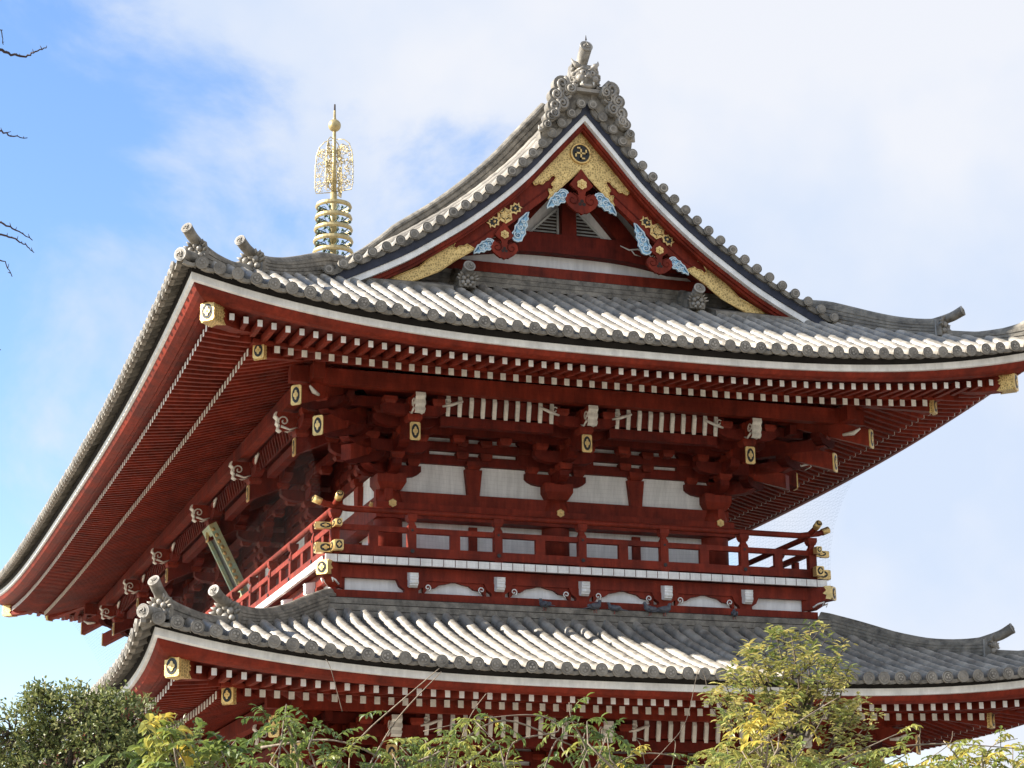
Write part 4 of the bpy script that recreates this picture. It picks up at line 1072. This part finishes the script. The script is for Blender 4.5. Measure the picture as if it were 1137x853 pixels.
# ------------------------------------------------------------ bird netting
def net(name, grid, m='net'):
    """grid[i][j] points"""
    mb = MB(); ni, nj = len(grid), len(grid[0]); mb.verts([p for r in grid for p in r]); mb.uv = []
    cell = .085
    du = [0]
    for i in range(1, ni): du.append(du[-1]+(Vector(grid[i][0])-Vector(grid[i-1][0])).length/cell)
    for i in range(ni):
        v = 0
        for j in range(nj):
            if j: v += (Vector(grid[i][j])-Vector(grid[i][j-1])).length/cell
            mb.uv.append((du[i], v))
    for i in range(ni-1):
        for j in range(nj-1): mb.face([i*nj+j, (i+1)*nj+j, (i+1)*nj+j+1, i*nj+j+1], m, True)
    o = mb.build(name, gate, recalc=False); return o
for sx in (-1, 1):
    g = []
    for i in range(31):
        t = i/30; row = []
        for j in range(9):
            v = j/8; x = 6.75-(1.30)*v-.42*sin(pi*v); z = 13.42-(3.75)*v
            e = (6.75-1.3*v-.42*sin(pi*v))-HIPA; y = -e + (L+2*e)*t; row.append((sx*x, y, z))
        g.append(row)
    net('bird_net', g)
g = []
for i in range(13):
    t = -1+2*i/12; row = []
    for j in range(9):
        v = j/8; x = 6.75-(1.30)*v-.42*sin(pi*v); row.append((t*x, -(x-HIPA)-.01, 13.42-3.75*v))
    g.append(row)
net('bird_net', g, 'netf')

# ------------------------------------------------------------ plaque under the long eave
pl = empty('name_plaque', (-5.1, 10.2, 11.0)); tag(pl, 'framed plaque with green and gilded edge leaning out under the left-hand eave', 'plaque')
bpy.context.view_layer.update()
def PT(a, b, t):   # a along Y, b up the board, t outwards
    base = Vector((-4.78, 8.7, 11.0)); upd = Vector((-.46, 0, .9)).normalized(); nd = Vector((-.9, 0, -.46)).normalized()
    return base + Vector((0, a, 0)) + upd*b + nd*t - pl.location
mb = MB(); mb.prism([(.1, .2), (.75, .2), (.75, 1.6), (.1, 1.6)], PT, .02, -.05, 'black'); mb.build('panel', pl)
mb = MB()
for a0, a1, b0, b1 in ((0, .85, -.1, .2), (0, .85, 1.6, 1.85), (0, .1, .2, 1.6), (.75, .85, .2, 1.6)):
    mb.prism([(a0, b0), (a1, b0), (a1, b1), (a0, b1)], PT, .10, -.10, 'green', 'green')
mb.build('frame', pl)
mb = MB()
for q in range(12):
    b0 = -.05+.16*q
    mb.ball(PT(-.004, b0, .03+.015*(q % 2)), .05, 'gold', 6, 4, (1, .3, 1))
mb.build('carved_edging', pl)

# ------------------------------------------------------------ pagoda behind
pag = empty('pagoda', (13.9, 75.8, 0)); tag(pag, 'distant pagoda whose gilded ringed spire rises behind the left roof slope', 'pagoda')
def pr(mb, z0, z1, a0, a1, m):
    mb.hexa([(-a0, -a0, z0), (a0, -a0, z0), (a1, -a1, z1), (-a1, -a1, z1), (-a0, a0, z0), (a0, a0, z0), (a1, a1, z1), (-a1, a1, z1)], m)
zz = 0
for k in range(5):
    bw = 4.2-.35*k; rw = 7.4-.55*k; h = 5.0 if k == 0 else 4.2
    mb = MB(); pr(mb, zz, zz+h, bw, bw, 'red'); 
    for s in (-1, 1):
        for t in (-1, 0, 1):
            mb.box((t*bw*.55, s*bw, zz+h*.5), (bw*.34, .06, h*.6), 'plaster'); mb.box((s*bw, t*bw*.55, zz+h*.5), (.06, bw*.34, h*.6), 'plaster')
    mb.build('storey', pag)
    mb = MB(); zr = zz+h; secs = []
    for (t, hz_) in ((1, 0), (.985, .25), (.8, .55), (.6, 1.1), (.42, 1.8), (.12 if k == 4 else .38, 2.1 if k < 4 else 4.2)):
        ring = []
        for e in range(4):
            for q in range(8):
                u = -1+2*q/8; a = (pi/2)*e; x, y = u, -1; lift = .5*abs(u)**4*max(0, t-.5)*2
                X_, Y_ = x*cos(a)-y*sin(a), x*sin(a)+y*cos(a); ring.append((X_*rw*t, Y_*rw*t, zr-.4+hz_+lift))
        secs.append(ring)
    mb.sweep(secs, 'tiled', True, True); mb.build('tiled_roof', pag); zz += h+(1.7 if k < 4 else 3.6)
ztop = zz
mb = MB(); mb.tube([(0, 0, ztop-1), (0, 0, 44.2)], [.35, .2], 'goldp', 12); mb.tube([(0, 0, 44.0), (0, 0, 47.2)], [.22, .20], 'goldp', 12)
mb.tube([(0, 0, 47.2), (0, 0, 49.2), (0, 0, 52.4)], [.16, .13, .07], 'goldp', 10); mb.tube([(0, 0, 52.0), (0, 0, 52.8)], [.07, .05], 'shadow', 8); mb.build('mast', pag)
pagd = random.Random(3)
for k in range(9):
    z = 46.2-k*.72; r = 1.02+.035*k; mb = MB(); n = 32
    secs = []
    for i in range(n+1):
        a = 2*pi*i/n; secs.append([(rr*cos(a), rr*sin(a), z+h_) for rr, h_ in ((r, 0), (r+.06, .1), (r, .27), (r-.05, .27), (r-.05, 0))])
    mb.sweep(secs, 'goldp', True, False, False)
    for i in range(8):
        a = 2*pi*i/8; mb.tube([(.2*cos(a), .2*sin(a), z-.18), (.6*cos(a+.2), .6*sin(a+.2), z-.08), (r*cos(a), r*sin(a), z+.1)], .035, 'bronze', 5)
        mb.ball((r*.93*cos(a+.3), r*.93*sin(a+.3), z-.16), .10, 'bronze', 6, 4)
        pts = [(( .62+.16*cos(t*6.3))*cos(a+.2), (.62+.16*cos(t*6.3))*sin(a+.2), z-.1+.16*sin(t*6.3)) for t in [j/8 for j in range(9)]]
        mb.tube(pts, .02, 'bronze', 4)
    secs = []
    for i in range(n+1):
        a = 2*pi*i/n; secs.append([(rr*cos(a), rr*sin(a), z+h_) for rr, h_ in ((r, -.02), (r, -.2-.05*(i % 2)), (r-.03, -.2-.05*(i % 2)), (r-.03, -.02))])
    mb.build('spire_ring', pag)
for k in range(4):
    a = pi/4+k*pi/2+.15; mb = MB(); rn = random.Random(k)
    def PF(u, v, t=0): return (u*cos(a)-t*sin(a), u*sin(a)+t*cos(a), v)
    outl = [(.15, 50.55), (.6, 50.5), (.95, 50.2), (1.14, 49.6), (1.2, 48.7), (1.2, 47.7), (1.12, 47.3), (.15, 47.25)]
    mb.tube([PF(*q) for q in outl], .028, 'goldp', 5)
    for i in range(84):
        v = rn.uniform(47.4, 50.1); um = interp(v, [47.3, 48.6, 49.6, 50.3], [1.15, 1.18, 1.10, .8]); u = rn.uniform(.2, um); r = rn.uniform(.08, .17); a0 = rn.uniform(0, 6); dr = rn.choice((-1, 1))
        pts = [PF(min(um+.05, max(.1, u+r*cos(a0+dr*5*t)*(1-.5*t))), v+r*sin(a0+dr*5*t)*(1-.5*t)) for t in [j/7 for j in range(8)]]
        mb.tube(pts, .021, 'goldp', 4)
    for i in range(8):
        v = 47.6+i*.35; um = interp(v, [47.3, 48.6, 49.6, 50.3], [1.15, 1.18, 1.10, .8]); mb.tube([PF(um, v), PF(um+.10, v+.12)], [.03, .01], 'goldp', 4)
    mb.build('openwork_flame', pag)
mb = MB(); mb.ball((0, 0, 51.45), .38, 'goldp', 18, 12); mb.tube([(0, 0, 51.78), (0, 0, 52.0)], [.14, .05], 'goldp', 10); mb.build('jewel', pag)
pag.location = (13.9, 75.8, 0)

# ------------------------------------------------------------ ground
mb = MB(); mb.verts([(-2500, -2500, 0), (2500, -2500, 0), (2500, 2500, 0), (-2500, 2500, 0)]); mb.face([0, 1, 2, 3], 'ground')
g = mb.build('ground'); g['kind'] = 'structure'

# ------------------------------------------------------------ pigeons
pig = [(-.96, 'grey pigeon sitting alone on the tile course, leftmost of the row below the balcony', 1.9, 1.0), (.11, 'dark pigeon with its tail raised, second from the left below the balcony', .4, 1.05),
       (.53, 'dark pigeon perched just right of the raised-tail one below the balcony', 2.6, .9), (1.30, 'hunched dark pigeon below the balcony between the middle pair and the upright one', 3.4, 1.0),
       (1.61, 'upright black pigeon standing beside the hunched one below the balcony', .2, 1.05), (3.16, 'small dark pigeon perched farthest right below the balcony', 1.2, .9)]
for x, lab, rz, sc in pig:
    p = empty('pigeon', (x, -1.98, 8.975)); p.rotation_euler = (0, 0, rz); p.scale = (sc*1.1,)*3
    tag(p, lab, 'pigeon', 'pigeons on the lower roof')
    mb = MB(); pts = [(-.17, 0, .075), (-.11, 0, .095), (-.04, 0, .11), (.04, 0, .125), (.09, 0, .15), (.105, 0, .19), (.115, 0, .215), (.135, 0, .22), (.15, 0, .215)]
    mb.tube(pts, [.012, .035, .062, .066, .05, .032, .032, .026, .008], 'pigeon', 12); b = mb.build('body', p)
    mb = MB(); mb.tube([(.145, 0, .217), (.172, 0, .207)], [.011, .002], 'beak', 6); mb.build('beak', p)
    mb = MB(); mb.hexa([(-.27, -.03, .05), (-.27, .03, .05), (-.27, .03, .058), (-.27, -.03, .058), (-.1, -.022, .08), (-.1, .022, .08), (-.1, .022, .105), (-.1, -.022, .105)], 'pigeon'); mb.build('tail', p)
    for s in (-1, 1):
        mb = MB(); mb.ball((-.03, s*.052, .12), .09, 'pigeon', 10, 6, (1.25, .25, .5)); mb.build('wing', p)
        mb = MB(); mb.tube([(.0, s*.025, .06), (.0, s*.025, .005), (.03, s*.03, .0)], [.008, .006, .004], 'feet', 5); mb.build('leg', p)

# ------------------------------------------------------------ vegetation
class Leaves(MB):
    def __init__(s): super().__init__(); s.tint = []
    def leaf(s, p, d, up, ln, wd, m, tint, fold=.15, droop=.2):
        """leaf blade of 6 points folded along the midrib"""
        d = d.normalized(); sd = d.cross(up)
        sd = sd.normalized() if sd.length > 1e-4 else d.orthogonal().normalized(); u = sd.cross(d)
        pts = [p, p+d*ln*.35+sd*wd*.5+u*fold*wd, p+d*ln*.72+sd*wd*.38+u*(fold*wd-droop*ln*.3), p+d*ln-u*droop*ln, p+d*ln*.72-sd*wd*.38+u*(fold*wd-droop*ln*.3), p+d*ln*.35-sd*wd*.5+u*fold*wd, p+d*ln*.5-u*droop*ln*.15]
        b = s.verts(pts)
        for q in ((0, 1, 6), (1, 2, 6), (2, 3, 6), (3, 4, 6), (4, 5, 6), (5, 0, 6)): s.face([b+i for i in q], m, False)
        s.tint += [tint]*7
    def stick(s, path, r, m, tint=0, n=5):
        k = len(s.v); s.tube(path, r, m, n); s.tint += [tint]*(len(s.v)-k)
def rv(rn, s=1): return Vector((rn.gauss(0, s), rn.gauss(0, s), rn.gauss(0, s)))
def compound(lv, rn, p, d, ln, m, tint, n=5, lw=.022, ll=.052):
    """drooping pinnate leaf"""
    d = d.normalized(); side = d.cross(Vector((0, 0, 1))); side = side.normalized() if side.length > .01 else Vector((1, 0, 0))
    pts = []
    for i in range(n+1):
        t = i/n; pts.append(p + d*ln*t - Vector((0, 0, 1))*ln*.34*t*t)
    lv.stick(pts, .0025, m, min(1, tint+.2), 3)
    for i in range(1, n+1):
        t = (pts[i]-pts[i-1]).normalized()
        for sg in (-1, 1):
            dd = t*.6 + side*sg*1.0 - Vector((0, 0, .05+rn.random()*.6)) + rv(rn, .2)
            lv.leaf(pts[i], dd, Vector((0, 0, 1))+rv(rn, .3), ll*rn.uniform(.75, 1.2), lw*rn.uniform(.8, 1.2), m, max(0, min(1, tint+rn.gauss(0, .08))), droop=.25)
    lv.leaf(pts[-1], (pts[-1]-pts[-2])+rv(rn, .01), Vector((0, 0, 1)), ll*1.1, lw*1.2, m, tint, droop=.25)
def branch(mb, rn, p, d, ln, r, m, wob=.25, n=8, sag=0):
    pts = [Vector(p)]; d = Vector(d).normalized()
    for i in range(n):
        d = (d + rv(rn, wob/ n*1.6) + Vector((0, 0, -sag/n))).normalized(); pts.append(pts[-1]+d*ln/n)
    mb.tube(pts, [max(.0015, r*(1-.75*i/n)) for i in range(n+1)], m, 6); return pts

# evergreen tree, lower left
def evergreen(label, seed, D, lobes, count, leafl):
    """lobes: (px, py, radius m, depth offset); crown of leaf clumps on fine twigs"""
    rn = random.Random(seed); B = at(lobes[0][0], 900, D); t = empty('evergreen_tree', (B.x, B.y, 0)); tag(t, label, 'tree'); o = t.location.copy()
    C_ = [(at(x, y, D+dd)-o, r) for x, y, r, dd in lobes]; hub = B-o-Vector((0, 0, .3))
    mb = MB(); mb.tube([Vector((0, 0, 0)), Vector((.06, 0, .9)), hub*.6+Vector((.03, .02, .6)), hub], [.14, .11, .085, .06], 'bark', 10); mb.build('trunk', t)
    mb = MB(); tips = []
    for c, r in C_:
        mb.tube([hub, hub.lerp(c, .5)+rv(rn, .05), c], [.04, .028, .015], 'bark', 6)
        for i in range(int(90*r*r/.16)+20):
            d = rv(rn).normalized(); e = c + d*r*rn.uniform(.45, 1.0)**.6
            if rn.random() < .3: mb.tube([c+d*r*.15, c.lerp(e, .6)+rv(rn, .03), e], [.010, .006, .002], 'bark', 4)
            tips.append((e, d))
    mb.build('branch', t)
    lv = Leaves()
    for i in range(count):
        e, d0 = rn.choice(tips); q = e + rv(rn, .035); d = d0*.5 + rv(rn, .6) + Vector((0, 0, .25))
        lv.leaf(q, d, Vector((0, 0, 1))+rv(rn, .5), leafl*rn.uniform(.6, 1.2), leafl*.48*rn.uniform(.8, 1.2), 'leaf_dark', min(1, max(0, rn.gauss(.5, .24))))
    lv.build('crown', t, recalc=False)
evergreen('dense dark green evergreen tree filling the bottom left corner', 11, 19.0,
          [(70, 880, .62, 0), (15, 815, .36, 0), (60, 800, .34, .1), (100, 800, .34, -.1), (140, 812, .33, .1), (178, 842, .36, 0), (215, 880, .32, 0), (30, 870, .45, .2), (120, 860, .48, -.2), (160, 880, .42, .1), (-20, 850, .4, 0), (85, 782, .2, 0), (45, 782, .18, 0), (128, 786, .2, .1)], 19000, .05)

# wisteria sprays along the bottom
def wisteria(label, seed, D, base_px, stems, tintc, sprays, tname='wisteria_vine', cat='vine', lw=.022, ll=.052, dens=1.0):
    rn = random.Random(seed); B = at(base_px[0], base_px[1], D); t = empty(tname, (B.x, B.y, 0)); tag(t, label, cat, None); o = t.location.copy()
    mb = MB(); mb.tube([Vector((0, 0, 0)), Vector((.05, .03, B.z*.5)), Vector((-.03, .0, B.z*.85)), B-o], [.05, .045, .035, .02], 'vine', 8); mb.build('stem', t)
    lv = Leaves()
    for (pts_px, r, lev) in stems:
        P = [at(x, y, D+dd)-o for x, y, dd in pts_px]
        # catmull-ish refinement
        Q = []
        for i in range(len(P)-1):
            for q in range(6):
                u = q/6; p0 = P[max(0, i-1)]; p1 = P[i]; p2 = P[i+1]; p3 = P[min(len(P)-1, i+2)]
                Q.append(.5*((2*p1)+(p2-p0)*u+(2*p0-5*p1+4*p2-p3)*u*u+(3*p1-p0-3*p2+p3)*u**3))
        Q.append(P[-1]); mb = MB(); mb.tube(Q, [max(.0018, r*(1-.7*i/len(Q))) for i in range(len(Q))], 'vine', 6); mb.build('branch', t)
        if lev:
            for i in range(lev):
                p = rn.choice(Q[2:]); d = Vector((rn.gauss(0, 1), rn.gauss(0, .6), rn.gauss(.35, .5)))
                compound(lv, rn, p, d, rn.uniform(.12, .20), 'leaf_wist', max(0, min(1, rn.gauss(tintc, .16))), n=5, lw=lw, ll=ll)
    for (x, y, wx, wy, cnt, tc_) in sprays:
        for i in range(int(cnt*dens*.62)):
            p = at(x+rn.gauss(0, wx), y+5+abs(rn.gauss(0, wy)), D+rn.gauss(0, .22))-o
            d = Vector((rn.gauss(0, 1), rn.gauss(0, .6), rn.gauss(.25, .5)))
            compound(lv, rn, p, d, rn.uniform(.11, .19), 'leaf_wist', max(0, min(1, rn.gauss(tc_, .14))), n=rn.choice((4, 5, 6)), lw=lw, ll=ll)
            if rn.random() < .35:
                b0 = p; lv.stick([b0, b0+Vector((rn.gauss(0, .05), rn.gauss(0, .04), -.12)), b0+Vector((rn.gauss(0, .10), rn.gauss(0, .06), -.28))], [.003, .005, .006], 'vine', 0, 5)
    lv.build('foliage', t, recalc=False); return t
wisteria('yellow-green broad leaf spray with two amber leaves on top, beside the evergreen', 21, 13.5, (205, 920),
         [([(210, 900, 0), (200, 850, 0), (185, 805, 0)], .010, 5), ([(215, 900, 0), (240, 850, .1), (262, 822, .1)], .008, 4)], .35,
         [(205, 820, 30, 16, 60, .22), (172, 796, 12, 5, 9, .85), (196, 800, 8, 5, 5, .9), (230, 842, 30, 12, 30, .25)], lw=.05, ll=.075, dens=.75)
wisteria('green vine spray with drooping leaves left of centre under the lower eave', 22, 12.5, (370, 930),
         [([(330, 900, 0), (330, 840, 0), (318, 800, 0), (318, 782, 0)], .009, 8), ([(300, 870, 0), (380, 835, .1), (420, 800, .1), (488, 742, 0)], .007, 2), ([(290, 830, .2), (370, 822, 0), (430, 845, 0)], .008, 5),
          ([(405, 860, 0), (440, 800, 0), (490, 746, -.1)], .006, 0), ([(380, 790, 0), (368, 745, 0), (362, 732, 0)], .002, 0)], .2,
         [(318, 792, 18, 12, 26, .08), (380, 830, 45, 14, 40, .28), (405, 815, 18, 8, 10, .4), (300, 842, 30, 10, 30, .25)])
wisteria('yellow-green vine with thin arching tendrils in the middle of the bottom edge', 23, 12.5, (540, 940),
         [([(430, 860, 0), (500, 830, 0), (560, 800, 0), (640, 830, .1), (700, 850, .1)], .008, 5), ([(560, 870, 0), (570, 825, 0), (620, 812, 0), (600, 795, 0), (545, 797, 0), (470, 812, 0)], .006, 2),
          ([(600, 870, 0), (620, 820, 0), (655, 822, 0)], .006, 0), ([(700, 870, .1), (740, 830, 0), (762, 800, 0), (775, 745, 0), (782, 750, 0), (785, 765, 0)], .0022, 0),
          ([(640, 850, 0), (655, 815, 0), (635, 800, 0)], .005, 0), ([(500, 860, 0), (520, 800, 0), (540, 770, 0)], .004, 2)], .3,
         [(500, 812, 30, 12, 34, .30), (530, 790, 10, 6, 8, .55), (512, 825, 5, 4, 3, .95), (560, 840, 40, 9, 26, .3), (635, 795, 14, 10, 10, .15), (460, 838, 35, 8, 30, .25)])
wisteria('vine with dark drooping leaves and bare twigs right of the middle, along the bottom', 24, 12.5, (670, 940),
         [([(660, 880, 0), (650, 830, 0), (635, 800, 0), (632, 780, 0)], .007, 4), ([(660, 870, 0), (700, 840, 0), (740, 838, 0), (770, 850, 0)], .006, 3), ([(720, 870, 0), (712, 830, 0), (706, 820, 0), (715, 822, 0)], .003, 0), ([(745, 860, 0), (750, 825, 0), (742, 822, 0)], .003, 0)], .22,
         [(634, 790, 7, 14, 9, .12), (675, 802, 5, 8, 5, .05), (665, 838, 26, 8, 26, .22), (672, 828, 14, 5, 8, .5), (730, 848, 22, 6, 12, .6), (600, 850, 22, 5, 16, .2)])
wisteria('yellow leaves drooping in front of the tall shrub on the right', 25, 12.5, (845, 940),
         [([(840, 900, 0), (850, 850, 0), (855, 805, 0), (862, 790, 0)], .008, 6), ([(800, 860, 0), (850, 825, 0), (905, 790, 0), (930, 775, 0)], .007, 2), ([(870, 860, 0), (900, 820, 0), (918, 790, 0)], .006, 0)], .7,
         [(852, 786, 22, 14, 26, .82), (842, 815, 26, 12, 24, .62), (815, 835, 24, 10, 22, .45), (880, 830, 24, 12, 22, .5)])
wisteria('tangled yellow-green vine with bare looping twigs in the bottom right corner', 26, 12.5, (1000, 940),
         [([(900, 870, 0), (960, 838, 0), (1040, 826, 0), (1137, 832, 0)], .008, 7), ([(960, 860, 0), (1010, 835, 0), (1022, 812, 0), (1018, 805, 0)], .004, 0), ([(1000, 860, 0), (1050, 830, 0), (1058, 812, 0)], .003, 0), ([(1090, 860, 0), (1100, 830, 0), (1130, 820, 0)], .004, 2),
          ([(920, 850, 0), (985, 820, 0), (1005, 812, 0)], .005, 1)], .5,
         [(960, 836, 30, 8, 26, .32), (1010, 842, 40, 7, 36, .5), (1095, 828, 18, 8, 26, .72), (1120, 840, 20, 8, 26, .4), (1050, 848, 36, 5, 30, .4), (905, 848, 24, 7, 16, .4), (1042, 815, 4, 4, 2, .85)])
# tall shrub, right
def shrub():
    rn = random.Random(31); D = 16.0; B = at(880, 930, D); t = empty('broadleaf_shrub', (B.x, B.y, 0)); o = t.location.copy()
    tag(t, 'tall shrub with whorled glossy leaves rising in front of the lower roof on the right', 'shrub')
    mb = MB(); mb.tube([(0, 0, 0), (.03, 0, 2.0), B-o, at(878, 800, D)-o], [.07, .06, .045, .03], 'bark', 9); mb.build('trunk', t)
    mb = MB(); lv = Leaves()
    pads = [(888, 706, 30, 12), (865, 725, 24, 10), (915, 725, 22, 12), (930, 745, 14, 9), (840, 748, 28, 10), (822, 762, 26, 10), (880, 752, 34, 12), (860, 775, 40, 10), (905, 770, 28, 10), (812, 790, 14, 10), (843, 735, 12, 7),
            (935, 785, 26, 10), (910, 800, 34, 12), (950, 800, 18, 9), (800, 775, 12, 7), (850, 800, 44, 14), (900, 830, 60, 14), (835, 722, 8, 5), (850, 845, 60, 12), (925, 760, 10, 6)]
    for (x, y, wx, wy) in pads:
        dn = rn.uniform(.55, 1.25); wx *= 1.12
        for i in range(int(wx*wy/21*dn)+4):
            px = x+rn.uniform(-1, 1)*wx; py = y+rn.uniform(-1, 1)*wy; dd = rn.gauss(0, .25)
            tip = at(px, py, D+dd)-o; st = at(880+(px-880)*.35, min(860, py+45+abs(px-880)*.35), D+dd*.3)-o; mid = st.lerp(tip, .55)+rv(rn, .03)+Vector((0, 0, .02))
            mid = tip.lerp(st, .22)+rv(rn, .02)
            if rn.random() < .07: mb.tube([at(878, 815, D)-o, st, st.lerp(tip, .5)+rv(rn, .05), tip], [.016, .011, .007, .003], 'bark', 5)
            else: lv.stick([mid, tip], [.004, .002], 'bark', 0, 4)
            tc_ = rn.gauss(.68, .22)
            for k in range(rn.randint(9, 15)):
                a = 2*pi*k/9+rn.random(); d = Vector((cos(a), sin(a), rn.uniform(-.35, .6)))
                lv.leaf(tip+rv(rn, .022), d, Vector((0, 0, 1))+rv(rn, .25), rn.uniform(.045, .08), .026, 'leaf_shrub', max(0, min(1, tc_+rn.gauss(0, .12))), droop=.1)
    mb.build('branch', t); lv.build('foliage', t, recalc=False)
shrub()
# bare tree reaching in from the left
def bare():
    rn = random.Random(41); D = 11.0; B = at(-260, 900, D); t = empty('bare_tree', (B.x, B.y, 0)); o = t.location.copy()
    tag(t, 'leafless tree whose thin dark budding twigs reach in at the left edge', 'tree')
    top = at(-230, -60, D)-o
    mb = MB(); mb.tube([(0, 0, 0), (.05, 0, 1.5), at(-250, 500, D)-o, at(-215, 200, D)-o, top], [.14, .12, .09, .06, .03], 'twig', 10); mb.build('trunk', t)
    mb = MB()
    def tw(pts, r):
        P = [at(x, y, D)-o+rv(rn, .003) for x, y in pts]; Q = []
        for i in range(len(P)-1):
            for q in range(5): Q.append(P[i].lerp(P[i+1], q/5)+rv(rn, .0022))
        Q.append(P[-1]); mb.tube(Q, [max(.0022, r*(1-.8*i/len(Q))) for i in range(len(Q))], 'twig', 5)
        for q in Q[len(Q)//4::2]: mb.tube([q, q+Vector((rn.gauss(0, .008), 0, abs(rn.gauss(.010, .006))))], [.0035, .0012], 'twig', 4)
    tw([(-220, 230), (-120, 110), (-30, 55), (0, 54), (12, 61), (28, 63), (40, 59), (51, 53)], .012)
    tw([(-60, 60), (-15, 30), (0, 34), (4, 51)], .006)
    tw([(-220, 300), (-100, 190), (0, 145), (12, 150), (31, 153)], .009)
    tw([(-230, 400), (-110, 290), (0, 247), (18, 255), (36, 267)], .009)
    tw([(-60, 280), (0, 260), (16, 265), (28, 272), (39, 281)], .007)
    tw([(-60, 320), (-10, 283), (6, 292), (13, 307)], .006)
    tw([(-230, 500), (-80, 420), (-5, 385), (2, 389)], .007)
    mb.build('twigs', t)
bare()
